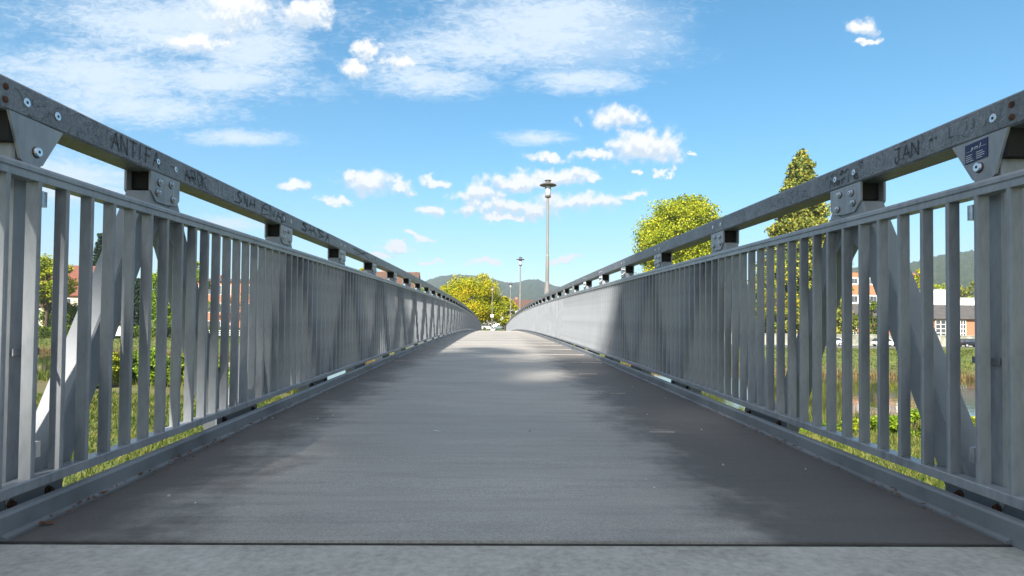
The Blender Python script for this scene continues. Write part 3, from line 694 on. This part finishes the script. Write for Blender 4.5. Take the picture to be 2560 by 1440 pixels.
# ------------------------------------------------------------------ trees
def leaf_faces(P, size, rng, flat=.0, out=None):
    n = len(P); a = rng.randn(n,3); a[:,2] *= .7; a /= np.linalg.norm(a,axis=1)[:,None]
    b_ = rng.randn(n,3); b_ -= (b_*a).sum(1)[:,None]*a; b_ /= np.linalg.norm(b_,axis=1)[:,None]
    sz = size*rng.uniform(.5,1.35,n)[:,None]; a = a*sz; b_ = b_*sz*.7
    V = np.stack([P-a*.9, P-b_, P+a, P+b_], 1).reshape(-1,3)
    return V
def leaf_mesh(name, P, size, mat, rng):
    V = leaf_faces(P, size, rng); n = len(P)
    me = bpy.data.meshes.new(name); me.vertices.add(4*n); me.vertices.foreach_set('co', V.astype(np.float32).ravel())
    me.loops.add(4*n); me.loops.foreach_set('vertex_index', np.arange(4*n, dtype=np.int32)); me.polygons.add(n)
    me.polygons.foreach_set('loop_start', np.arange(0,4*n,4,dtype=np.int32)); me.polygons.foreach_set('loop_total', np.full(n,4,dtype=np.int32))
    me.materials.append(mat); me.update(calc_edges=True); return me
def crown_broad(rng, rx, rz_, zc, nclump, per, cr, squash=.75):
    P = []; cs = []
    for i in range(nclump):
        d = rng.randn(3); d /= np.linalg.norm(d); r = rng.uniform(.35,1)**.5
        if rng.rand() < .12: r *= 1.12
        c = np.array([d[0]*rx*r, d[1]*rx*r, d[2]*rz_*r*(1 if d[2] > 0 else .8)]); cs.append(c+[0,0,zc])
        q = rng.randn(per,3); q /= np.linalg.norm(q,axis=1)[:,None]; q *= (rng.uniform(0,1,per)**.45)[:,None]*cr*rng.uniform(.6,1.25)*np.array([1,1,squash])
        P.append(c+[0,0,zc]+q)
    return np.concatenate(P), cs
def crown_cone(rng, r, h, z0, layers, per, droop=.12, size=.9, power=.8):
    P = []; 
    for i in range(layers):
        f = i/layers; rr = r*(1-f)**power*(1+.12*rng.randn()); z = z0+f*h
        nb = max(4, int(2*pi*rr/(size*.9)))
        for k in range(nb):
            a = 2*pi*(k+rng.rand())/nb; l = rr*rng.uniform(.75,1.1)
            n_ = max(4, int(per*(.35+l/r)))
            t = rng.uniform(.15,1,n_)**.6
            q = np.stack([cos(a)*l*t, sin(a)*l*t, z-droop*l*t*t*2+rng.randn(n_)*.12*size], 1)+rng.randn(n_,3)*size*.22
            P.append(q)
    return np.concatenate(P)
def tree(name, loc, label, cat, kind, h, r, mat, group=None, seed=0, per=70, ncl=90, leafs=.2, trunk=None, zlow=.22):
    rng = np.random.RandomState(seed+100)
    t_ = thing(name, label, cat, loc, 0, group)
    tk = MB(); tr = trunk or h*.022
    if kind == 'broad':
        zc = h*(zlow+1)/2; rz_ = h*(1-zlow)/2
        P, cs = crown_broad(rng, r, rz_, zc, ncl, per, r*.30)
        tk.tube([(0,0,-.6),(0,0,h*.15),(r*.04,0,h*.4),(0,r*.03,h*.7)], [tr*1.3, tr, tr*.75, tr*.3], 8)
        for i in range(9):
            c = cs[rng.randint(len(cs))]; z0 = h*rng.uniform(.2,.5); tk.tube([(0,0,z0), tuple((np.array([0,0,z0])+c)/2+[0,0,h*.03]), tuple(c)], [tr*.45,tr*.3,tr*.1], 5)
    elif kind == 'column':
        P, cs = crown_broad(rng, r, h*.48, h*.5, ncl, per, r*.55)
        tk.tube([(0,0,-.5),(0,0,h*.85)], [tr, tr*.3], 7)
    else:
        P = crown_cone(rng, r, h*.97, h*.05, ncl, per, size=h*.03 if kind=='cone' else h*.045, power=.6)
        tk.tube([(0,0,-.5),(0,0,h*.96)], [tr*1.2, tr*.1], 8)
    tk.build('trunk', MT['bark'], t_)
    link('crown', leaf_mesh('crown', P, leafs, MT[mat], rng), t_)
    return t_
def gp_(px, y):
    r = ray(px, VY); return r.x/r.y*y
def T(name, px, y, topy, wpx, label, cat, kind, mat, **k):
    x = gp_(px, y); z = k.pop('z', None); z = gz(x, y) if z is None else z
    return tree(name, (x, y, z), label, cat, kind, ray(px, topy).z/ray(px, topy).y*y-z, wpx/2/FPX*y, mat, **k)
# ahead
T('broadleaf_tree', 1180, 106, 690, 150, 'round yellow autumn tree straight ahead at the end of the bridge', 'tree', 'broad', 'leafY', seed=1, ncl=190, per=260, leafs=.125, zlow=.04)
T('broadleaf_tree', 1112, 110, 718, 60, 'low yellow tree at the left flank of the round yellow tree', 'tree', 'broad', 'leafY', seed=2, ncl=60, per=100, leafs=.18, zlow=.05)
T('broadleaf_tree', 1262, 135, 742, 56, 'small orange yellow tree right of the round yellow tree, behind the slim lamps', 'tree', 'broad', 'leafY', seed=3, ncl=60, per=90, leafs=.2, zlow=.05)
# right bank
T('giant_conifer', 2003, 122, 384, 235, 'very tall golden green conical conifer beyond the right railing', 'tree', 'cone', 'leafC', seed=4, ncl=66, per=66, leafs=.30)
T('broadleaf_tree', 1700, 112, 498, 200, 'tall green yellow tree left of the tall conical conifer, crown above the right railing', 'tree', 'broad', 'leafG', seed=5, ncl=380, per=210, leafs=.19, zlow=.3)
T('broadleaf_tree', 1745, 118, 590, 170, 'broad tree low behind the tall green yellow tree', 'tree', 'broad', 'leafG', seed=6, ncl=150, per=130, leafs=.17, zlow=.08)
T('broadleaf_tree', 1630, 108, 655, 80, 'yellowish tree whose top just shows over the right railing', 'tree', 'broad', 'leafY', seed=7, ncl=60, per=90, leafs=.2, zlow=.1)
T('conifer', 2182, 112, 735, 34, 'dark green narrow conifer in front of the orange banded block', 'tree', 'column', 'leafS', seed=8, ncl=45, per=100, leafs=.14)
T('conifer', 2240, 112, 768, 30, 'shorter yellowish conifer right of the dark narrow conifer', 'tree', 'column', 'leafG', seed=9, ncl=40, per=90, leafs=.14)
T('broadleaf_tree', 1935, 116, 640, 110, 'orange yellow tree at the foot of the tall conifer', 'tree', 'broad', 'leafY', seed=10, ncl=80, per=90, leafs=.22, zlow=.05)
T('broadleaf_tree', 2295, 150, 668, 50, 'yellow tree beside the orange banded block', 'tree', 'broad', 'leafY', seed=11, ncl=50, per=90, leafs=.25, zlow=.1)
for i, (px, ty, lab) in enumerate([(2350,708,'green treetop behind the white box hall, left one'),(2415,692,'wide autumn treetop behind the white box hall, middle one'),(2480,690,'green treetop behind the white box hall, right one')]):
    T('broadleaf_tree', px, 260, ty, 80, lab, 'tree', 'broad', ('leafG','leafC','leafG')[i], seed=20+i, ncl=60, per=70, leafs=.5, zlow=.05, group='trees at the foot of the hillside')
T('shrub', 2382, 111, 768, 22, 'small yellow shrub in front of the white framed hall windows', 'shrub', 'broad', 'leafB', seed=14, ncl=25, per=60, leafs=.12, zlow=.4)
# left bank
T('broadleaf_tree', 116, 124, 640, 105, 'green yellow tree at far left with a bare lower trunk, before the cream house', 'tree', 'broad', 'leafG', seed=30, ncl=120, per=110, leafs=.24, zlow=.36)
T('spruce', 246, 165, 585, 60, 'dark pointed spruce above the left roofs', 'tree', 'cone', 'leafD', seed=31, ncl=34, per=26, leafs=.4)
T('spruce', 343, 140, 695, 60, 'dark spruce left of the bright lime tree', 'tree', 'cone', 'leafD', seed=32, ncl=26, per=26, leafs=.28)
T('columnar_tree', 405, 118, 664, 62, 'bright lime green columnar tree on the left bank', 'tree', 'column', 'leafB', seed=33, ncl=90, per=110, leafs=.20)
T('shrub', 292, 121, 738, 46, 'yellow bush above the white van', 'shrub', 'broad', 'leafY', seed=34, ncl=40, per=90, leafs=.18, zlow=.1)
T('broadleaf_tree', 492, 135, 655, 60, 'yellow green tree right of the bright lime tree', 'tree', 'broad', 'leafB', seed=35, ncl=60, per=100, leafs=.22, zlow=.1)
T('shrub', 155, 128, 752, 90, 'dark green hedge under the red roof', 'hedge', 'broad', 'leafS', seed=36, ncl=60, per=90, leafs=.22, zlow=.0)
T('broadleaf_tree', 903, 132, 655, 44, 'small yellow tree peeking over the left railing', 'tree', 'broad', 'leafY', seed=37, ncl=40, per=90, leafs=.2, zlow=.2)
T('broadleaf_tree', 1032, 122, 706, 70, 'yellow green tree half hidden by the left railing beside the brown roof', 'tree', 'broad', 'leafB', seed=38, ncl=50, per=90, leafs=.2, zlow=.1)
T('broadleaf_tree', 640, 150, 715, 120, 'green tree behind the left railing between the orange house and the brown roof', 'tree', 'broad', 'leafG', seed=39, ncl=70, per=90, leafs=.26, zlow=.1)
T('broadleaf_tree', 40, 130, 690, 110, 'dark green tree at the left edge', 'tree', 'broad', 'leafS', seed=40, ncl=80, per=90, leafs=.26, zlow=.1)
T('broadleaf_tree', 2560, 118, 700, 120, 'green tree at the right edge past the brick hall', 'tree', 'broad', 'leafG', seed=41, ncl=80, per=90, leafs=.24, zlow=.1)
# bushes on the near bank by the water
sp_l = [(215,42,905,90),(262,44,862,90),(330,46,880,110),(395,45,868,90),(445,44,890,90),(492,44,880,80),(540,46,895,100),(610,45,905,100)]
for i, (px, y, ty, wp) in enumerate(sp_l):
    T('bush', px, y, ty, wp, ('green riverside bush', 'tall leafy riverside bush', 'wide riverside bush', 'dense green riverside bush','yellow green riverside bush')[i % 5]+' seen through the left railing, '+('first','second','third','fourth','fifth','sixth','seventh','eighth')[i]+' from the left', 'bush', 'broad', ('leafS','leafG','leafS','leafB')[i % 4], seed=50+i, ncl=45, per=110, leafs=.09, zlow=-.05, group='bushes on the near bank, left')
sp_r = [(2075,27.5,1060,60),(2140,27.5,1048,60),(2210,27,1040,80),(2285,26.5,1020,80),(2350,26,1018,70),(2440,25,1030,70),(2010,28,1065,60)]
for i, (px, y, ty, wp) in enumerate(sp_r):
    T('bush', px, y, ty, wp, 'low waterside weeds seen through the right railing, '+('fourth','third','second','first','fifth','sixth','seventh')[i]+' clump of the row', 'bush', 'broad', ('leafS','leafG','leafB','leafB')[i % 4], seed=70+i, ncl=30, per=90, leafs=.06, zlow=-.05, group='weeds on the near bank, right')
# the big tree behind the viewer that shades this end of the bridge
tree('broadleaf_tree', (-5.2, -16.3, -.9), 'large leafy tree behind the viewpoint whose shade falls on the near deck', 'tree', 'broad', 19.6, 2.9, 'leafS', seed=90, ncl=64, per=190, leafs=.17, zlow=.69, trunk=.22)

tree('broadleaf_tree', (-8.0, -22.3, -.9), 'unseen leafy tree added behind the viewpoint to shade the near left path slab', 'tree', 'broad', 19.0, 2.6, 'leafG', seed=91, ncl=75, per=170, leafs=.17, zlow=.7, trunk=.22)  # out-of-view tree added to cast shade on the near left slab
tree('broadleaf_tree', (-8.7, -12.6, -.9), 'unseen slender tree added behind the viewpoint to shade the left railing', 'tree', 'broad', 18.2, 1.9, 'leafS', seed=92, ncl=38, per=150, leafs=.16, zlow=.76, trunk=.16)  # out-of-view slim tree added to keep the left railing in shade
# ------------------------------------------------------------------ grass blades on the near bank
n = 70000; rng = np.random.RandomState(5)
r_ = rng.uniform(0,1,n)**.7; Y = 5+r_*33; side = rng.choice([-1,1], n); u_ = rng.uniform(.28,.86,n); Xg = side*Y*u_
keep = (Y < 38.5-.378*Xg); Xg, Y = Xg[keep], Y[keep]; Z = np.array([gz(a, b) for a, b in zip(Xg, Y)])
k_ = (Z > -5.0); Xg, Y, Z = Xg[k_], Y[k_], Z[k_]; n = len(Y)
h_ = rng.uniform(.05,.16,n)*(1+ (Y>24)*.6); wdt = .012+.0012*Y; a = rng.uniform(0,6.28,n); lx, ly = rng.randn(n)*.05, rng.randn(n)*.05
Vt = np.stack([np.stack([Xg-np.cos(a)*wdt, Y-np.sin(a)*wdt, Z-.02],1), np.stack([Xg+np.cos(a)*wdt, Y+np.sin(a)*wdt, Z-.02],1), np.stack([Xg+lx, Y+ly, Z+h_],1)],1).reshape(-1,3)
me = bpy.data.meshes.new('grass'); me.vertices.add(3*n); me.vertices.foreach_set('co', Vt.astype(np.float32).ravel()); me.loops.add(3*n); me.loops.foreach_set('vertex_index', np.arange(3*n,dtype=np.int32))
me.polygons.add(n); me.polygons.foreach_set('loop_start', np.arange(0,3*n,3,dtype=np.int32)); me.polygons.foreach_set('loop_total', np.full(n,3,dtype=np.int32)); me.materials.append(MT['blade']); me.update(calc_edges=True)
tag(link('grass', me), 'green and straw coloured meadow grass on the near bank', 'grass', kind='stuff')

def tufts(name, n, xf, yfun, hgt, wid, mat, label, cat, seed, zmin=-9, lean=.1):
    rng = np.random.RandomState(seed); Xg = xf(rng, n); Y = yfun(rng, Xg); Z = np.array([gz(a, b) for a, b in zip(Xg, Y)])
    k = Z > zmin; Xg, Y, Z = Xg[k], Y[k], Z[k]; n = len(Y)
    h_ = rng.uniform(.35,1,n)*hgt; a = rng.uniform(0,6.28,n); lx, ly = rng.randn(n)*lean, rng.randn(n)*lean
    Vt = np.stack([np.stack([Xg-np.cos(a)*wid, Y-np.sin(a)*wid, Z-.05],1), np.stack([Xg+np.cos(a)*wid, Y+np.sin(a)*wid, Z-.05],1), np.stack([Xg+lx, Y+ly, Z+h_],1)],1).reshape(-1,3)
    me = bpy.data.meshes.new(name); me.vertices.add(3*n); me.vertices.foreach_set('co', Vt.astype(np.float32).ravel()); me.loops.add(3*n); me.loops.foreach_set('vertex_index', np.arange(3*n,dtype=np.int32))
    me.polygons.add(n); me.polygons.foreach_set('loop_start', np.arange(0,3*n,3,dtype=np.int32)); me.polygons.foreach_set('loop_total', np.full(n,3,dtype=np.int32)); me.materials.append(MT[mat]); me.update(calc_edges=True)
    return tag(link(name, me), label, cat, kind='stuff')
MT['reed'] = material('dry reeds', [(.08,.055,.02),(.20,.14,.05),(.34,.27,.10)], .8, .4, 4, island=.5, trans=.3, lo=.25, hi=.75)
tufts('reeds', 30000, lambda r,n: r.uniform(-100,80,n), lambda r,x: yf(x)+np.abs(r.randn(len(x)))*1.3+.2, .75, .07, 'reed', 'dry brown reeds and roots along the far waterline', 'reeds', 1)
tufts('bank_grass', 60000, lambda r,n: r.uniform(-110,90,n), lambda r,x: yf(x)+r.uniform(1,38,len(x)), .30, .09, 'blade', 'rough green and straw grass on the far river bank', 'grass', 2)
tufts('waterside_plants', 26000, lambda r,n: r.uniform(-42,32,n), lambda r,x: yn(x)-np.abs(r.randn(len(x)))*1.6-.3, .85, .05, 'blade', 'tall leafy weeds along the near waterline', 'weeds', 3)

# ------------------------------------------------------------------ buildings
def house(name, label, loc, rz, w_, d_, h_, rh, wall, roof, cols=4, rows=2, hip=0., chim=1, cat='house', wmat='whitew'):
    t_ = thing(name, label, cat, loc, rz)
    MB().box(-w_/2, w_/2, -d_/2, d_/2, -1, h_).build('wall', MT[wall], t_)
    m = MB(); e = .5; A, B = w_/2+e, d_/2+e
    m.add([(-A,-B,h_),(A,-B,h_),(A,B,h_),(-A,B,h_),(-A+hip,0,h_+rh),(A-hip,0,h_+rh),(-A,-B,h_+.2),(A,-B,h_+.2),(A,B,h_+.2),(-A,B,h_+.2)],
          [(3,2,1,0),(0,1,7,6),(1,2,8,7),(2,3,9,8),(3,0,6,9),(6,7,5,4),(8,9,4,5),(7,8,5),(9,6,4)])
    rf = m.build('roof', MT[roof], t_)
    for k in range(chim):
        x = w_*(-.25+.5*k); MB().box(x-.4, x+.4, .3, 1.1, h_+rh*.4, h_+rh+.9).build('chimney', MT['brick'], rf)
    ww, wh = w_/cols*.45, h_/rows*.5
    for r_ in range(rows):
        for c_ in range(cols):
            x = -w_/2+w_*(c_+.5)/cols; z = h_*(r_+.28)/rows
            f = MB().box(x-ww/2-.1, x+ww/2+.1, -d_/2-.09, -d_/2-.003, z-.1, z+wh+.1).build('window', MT[wmat], t_)
            MB().box(x-ww/2, x-.04, -d_/2-.11, -d_/2-.06, z, z+wh).box(x+.04, x+ww/2, -d_/2-.11, -d_/2-.06, z, z+wh).build('pane', MT['pane'], f)
    return t_
house('house', 'house with steep red tiled roof seen through the left railing', (gp_(172,142), 142, -3.3), .2, 13, 10, 8.5, 7.2, 'cream', 'roofr', 4, 3)
house('house', 'cream rendered house low behind the far left tree', (gp_(95,133), 133, -3.3), 0, 8, 8, 6.0, 2.0, 'cream', 'roofb', 3, 2)
house('house', 'orange rendered house with flat grey roof behind the left railing', (gp_(590,150), 150, -3.3), 0, 18, 10, 12.6, 1.0, 'orange', 'roofd', 6, 3)
house('house', 'large house with brown tiled roof rising over the left railing', (gp_(985,130), 130, -3), 0, 9.6, 9, 8.8, 5.0, 'cream', 'roofb', 4, 3)
house('house', 'white gabled house glimpsed behind the small orange yellow tree', (gp_(1256,190), 190, -2.5), .8, 9, 9, 7.5, 2.6, 'whitew', 'roofr', 3, 2)
house('house', 'brown roofed house beyond the path, right of the slim lamps', (gp_(1330,230), 230, -2.5), .1, 24, 10, 7.5, 4.2, 'cream', 'roofb', 6, 2)
# orange banded block
t_ = thing('apartment_block', 'orange and white banded multi storey block seen through the right railing', 'building', (gp_(2195,185), 185, -3.3))
MB().box(-11.5, 11.5, 0, 12, -1, 20.2).build('wall', MT['whitew'], t_)
MB().box(-11.7, 11.7, -.2, 12.2, 20.2, 20.6).build('roof_edge', MT['roofd'], t_)
for k, (z0, z1) in enumerate(((18.8,20.15),(13.4,16.4),(8.6,10.6),(4.2,6.0))):
    MB().box(-11.62, 11.62, -.12, 12.1, z0, z1).build('orange_band', MT['orange'], t_)
for z0, z1 in ((16.9,18.3),(11.2,12.9),(6.6,8.1)):
    for k in range(8):
        x = -10.4+k*2.97
        f = MB().box(x-1.05, x+1.05, -.1, -.003, z0-.1, z1+.1).build('window', MT['scratch'], t_)
        MB().box(x-.95, x-.06, -.14, -.06, z0, z1).box(x+.06, x+.95, -.14, -.06, z0, z1).build('pane', MT['pane'], f)
# white box hall
t_ = thing('warehouse', 'plain white box hall behind the dark roof of the brick hall', 'building', (gp_(2395,160), 160, -3.3))
MB().box(-7, 0, 0, 14, -1, 13.5).box(0.003, 13, 0.2, 14, -1, 10.9).build('wall', MT['whitew'], t_)
MB().box(-7.1, 0, -.1, 14.1, 13.5, 13.75).box(0.1, 13.1, .1, 14.1, 10.9, 11.6).build('roof', MT['scratch'], t_)
# brick hall
xa, xb, yb_ = gp_(2080,124), gp_(2610,124), 124
t_ = thing('brick_hall', 'long low brick hall with dark sheet roof and white framed windows, across the river', 'building', ((xa+xb)/2, yb_, -3.3)); W2 = (xb-xa)/2
MB().box(-W2, W2, 0, 12, -1, 5.5).build('wall', MT['brick'], t_)
MB().box(-W2-.15, W2+.15, -.12, -.003, -1, 1.1).build('plinth', MT['wallc'], t_)
MB().add([(-W2-.5,-.7,5.45),(W2+.5,-.7,5.45),(W2+.5,6,8.4),(-W2-.5,6,8.4),(W2+.5,12.7,5.45),(-W2-.5,12.7,5.45),(-W2-.5,-.7,5.25),(W2+.5,-.7,5.25),(W2+.5,12.7,5.25),(-W2-.5,12.7,5.25)],
         [(0,1,2,3),(3,2,4,5),(6,7,1,0),(8,9,5,4),(6,0,3,5,9),(7,8,4,2,1),(9,8,7,6)]).build('roof', MT['roofd'], t_)
for px0, px1 in ((2088,2103),(2125,2140),(2155,2170),(2200,2216),(2256,2300),(2338,2376),(2400,2413),(2460,2500),(2520,2560)):
    a_, b2 = gp_(px0,yb_)-(xa+xb)/2, gp_(px1,yb_)-(xa+xb)/2; z0, z1 = 1.5, 5.0
    P_ = MB().box(a_, b2, -.08, -.004, z0, z1).build('window', MT['pane'], t_); m = MB(); nc = max(2, int((b2-a_)/.9))
    for k in range(nc+1): x = a_+(b2-a_)*k/nc; m.box(x-.07, x+.07, -.16, -.081, z0, z1)
    for k in range(5): z = z0+(z1-z0)*k/4; m.box(a_-.07, b2+.07, -.19, -.162, z-.06, z+.06)
    m.build('frame', MT['whitew'], P_)
# road, low wall
m = MB(); m.box(gp_(1500,101), gp_(2700,101), 98.6, 106, -3.6, -3.16); struct(m.build('road', MT['tarmac']))
m = MB(); m.box(gp_(1500,109), gp_(2640,109), 109, 109.4, -3.8, -1.35); m.box(gp_(1500,109)-.05, gp_(2640,109)+.05, 108.93, 109.47, -1.35, -1.2)
tag(m.build('concrete_wall', MT['wallc']), 'long stained low concrete wall along the far riverside road', 'wall')
hr = np.random.RandomState(8); hx0, hx1 = gp_(-200,120), gp_(620,120)
HP = np.stack([hr.uniform(hx0,hx1,26000), 119.8+hr.uniform(-.7,.7,26000), -3.4+hr.uniform(0,1,26000)**.7*(2.1+.0)], 1); HP[:,2] += .25*np.sin(HP[:,0]*.9)*(HP[:,2]+3.4)/2
tag(link('hedge', leaf_mesh('hedge', HP, .16, MT['leafS'], hr)), 'long dark hedge along the left far bank, below the houses', 'hedge')
t_ = thing('white_fence', 'white slatted fence in front of the orange house, left bank', 'fence', (gp_(585,117), 117, -3.2))
for z in (.5, .9, 1.3): MB().box(-8, 8, -.03, .03, z, z+.16).build('slat', MT['whitew'], t_)
for k in range(9): MB().box(-8+k*2-.06, -8+k*2+.06, .033, .1, -.5, 1.5).build('post', MT['whitew'], t_)

# ------------------------------------------------------------------ cars
def car(loc, rz, paint, label, group, hatch=True, van=False):
    t_ = thing('parked_van' if van else 'parked_car', label, 'van' if van else 'car', loc, rz, group)
    if van: st = [(-2.5,.95,.80),(-2.45,1.15,.88),(-1,1.2,.93),(1.2,1.15,.93),(2.2,1.0,.9),(2.5,.75,.8)]
    else: st = [(-2.05,.72,.70),(-1.98,.86,.78),(-1.2,.92,.84),(0,.90,.85),(.95,.86,.84),(1.6,.76,.80),(1.98,.62,.70),(2.05,.45,.64)]
    def ring(x, zb, zt, wb, wt, wm): return [(x,-wb,zb),(x,-wm,(zb+zt)/2),(x,-wt,zt),(x,wt,zt),(x,wm,(zb+zt)/2),(x,wb,zb)]
    m = MB(); V = []
    for x, zt, hw in st: V += ring(x, .28 if abs(x) < 1.9 else .36, zt, hw*.94, hw*.93, hw)
    n = 6; k = len(st)
    m.add(V, [(i*n+j, i*n+(j+1)%n, (i+1)*n+(j+1)%n, (i+1)*n+j) for i in range(k-1) for j in range(n)]+[tuple(range(n)), tuple((k-1)*n+j for j in range(n))])
    m.build('body', MT[paint], t_)
    zr = 2.0 if van else 1.44
    cs = [(-2.4,1.1,zr,.84,.76),(-2.3,1.1,zr,.85,.78),(.9,1.1,zr,.86,.78),(1.9,1.0,1.1,.85,.8)] if van else ([(-1.95,.86,.90,.74,.70),(-1.45,.88,1.38,.76,.60),(-.4,.88,zr,.77,.62),(.35,.86,1.38,.77,.62),(1.1,.82,.86,.76,.72)])
    def loft(cs, inset=0):
        V = []
        for x, z0, z1, w0, w1 in cs: V += [(x,-w0,z0),(x,-w1,z1),(x,w1,z1),(x,w0,z0)]
        k = len(cs); return V, [(i*4+j, i*4+(j+1)%4, (i+1)*4+(j+1)%4, (i+1)*4+j) for i in range(k-1) for j in range(4)]+[(3,2,1,0), tuple((k-1)*4+j for j in range(4))]
    MB().add(*loft(cs)).build('cabin_glass' if not van else 'cargo_box', MT['pane'] if not van else MT[paint], t_)
    if not van:
        MB().add(*loft([(-1.42,1.36,1.41,.61,.58),(-.4,1.42,1.47,.63,.60),(.33,1.36,1.41,.63,.60)])).build('roof', MT[paint], t_)
        for s_ in (-1, 1):
            for x0, x1 in ((-.35,-.30),(.30,1.05),(-1.4,-1.75)):
                MB().tube([(x1, s_*.765, .87), (x0, s_*.63, 1.39)], [.045,.04], 4).build('pillar', MT[paint], t_)
    for x in ((-1.3, 1.28) if not van else (-1.6,1.6)):
        for s_ in (-1, 1):
            wh = MB().lathe([(.20,-.1),(.31,-.1),(.32,-.06),(.32,.06),(.31,.1),(.20,.1)], (x, s_*.78, .32), 16, 'y').build('wheel', MT['tyre'], t_)
            MB().lathe([(.19,-.11),(.19,.11)], (x, s_*.78, .32), 10, 'y').build('rim', MT['scratch'], wh)
    e = 2.03 if not van else 2.44
    for s_ in (-1, 1):
        MB().box(e-.12, e+.0, s_*.5-.14, s_*.5+.14, .56, .68).build('headlight', MT['glass'], t_)
        MB().box(-e, -e+.08, s_*.62-.09, s_*.62+.09, .66, .84).build('tail_light', MT['red'], t_)
    return t_
RG = 'cars parked along the riverside road'
car((gp_(2079,103), 103.5, -3.16), pi, 'carw', 'white car parked below the tall conifer, leftmost on the riverside road', RG)
car((gp_(2217,103), 103.5, -3.16), 0, 'carw', 'white hatchback parked on the riverside road below the two narrow conifers', RG)
car((gp_(2432,103), 103.5, -3.16), 0, 'cark', 'black car parked on the riverside road in front of the brick hall', RG)
CG = 'cars parked beyond the end of the bridge'
def cz(px, y): return (gp_(px, y), y, gz(gp_(px, y), y)+.02)
car(cz(1224,150), .15, 'carw', 'white car parked behind the dark bin at the end of the path', CG)
car(cz(1252,142), -.1, 'carg', 'grey green car parked right of the white cars, beside the right railing end', CG)
car(cz(1239,165), .3, 'carw', 'white car parked farther back, roof showing above the nearer white car', CG)
car((gp_(293,117.5), 117.5, -3.25), 0, 'carw', 'white van parked under the yellow bush on the left bank', None, van=True)
# bin, sign
t_ = thing('litter_bin', 'dark green litter bin at the foot of the slim lamp beyond the bridge', 'bin', (gp_(1232,91), 91, -1.95))
MB().lathe([(.26,0),(.29,.1),(.31,.85),(.33,.9),(.33,.98)], n=12).build('bin_body', MT['bin'], t_)
MB().lathe([(.34,.98),(.30,1.12),(.1,1.2)], n=12).build('lid', MT['whitew'], t_)
t_ = thing('path_sign', 'small white square sign in front of the slim lamp pole', 'sign', (gp_(1230,92.4), 92.4, -1.9))
MB().lathe([(.03,0),(.03,2.9)], n=8).build('sign_post', MT['lamp'], t_)
MB().box(-.22, .22, -.05, -.031, 2.9, 3.35).build('sign_board', MT['whitew'], t_)

# ------------------------------------------------------------------ air
hz = MB().box(-3450, 3450, -60, 3450, -8.5, 420)
m = bpy.data.materials.new('haze'); m.use_nodes = True; t = m.node_tree; t.nodes.clear()
o_ = t.nodes.new('ShaderNodeOutputMaterial'); v_ = t.nodes.new('ShaderNodeVolumePrincipled')
v_.inputs['Color'].default_value = (.72,.84,1,1); v_.inputs['Density'].default_value = .0002; v_.inputs['Anisotropy'].default_value = .2
t.links.new(v_.outputs[0], o_.inputs['Volume'])
tag(hz.build('haze', m), 'thin bluish haze in the air over the valley', 'haze', kind='stuff')
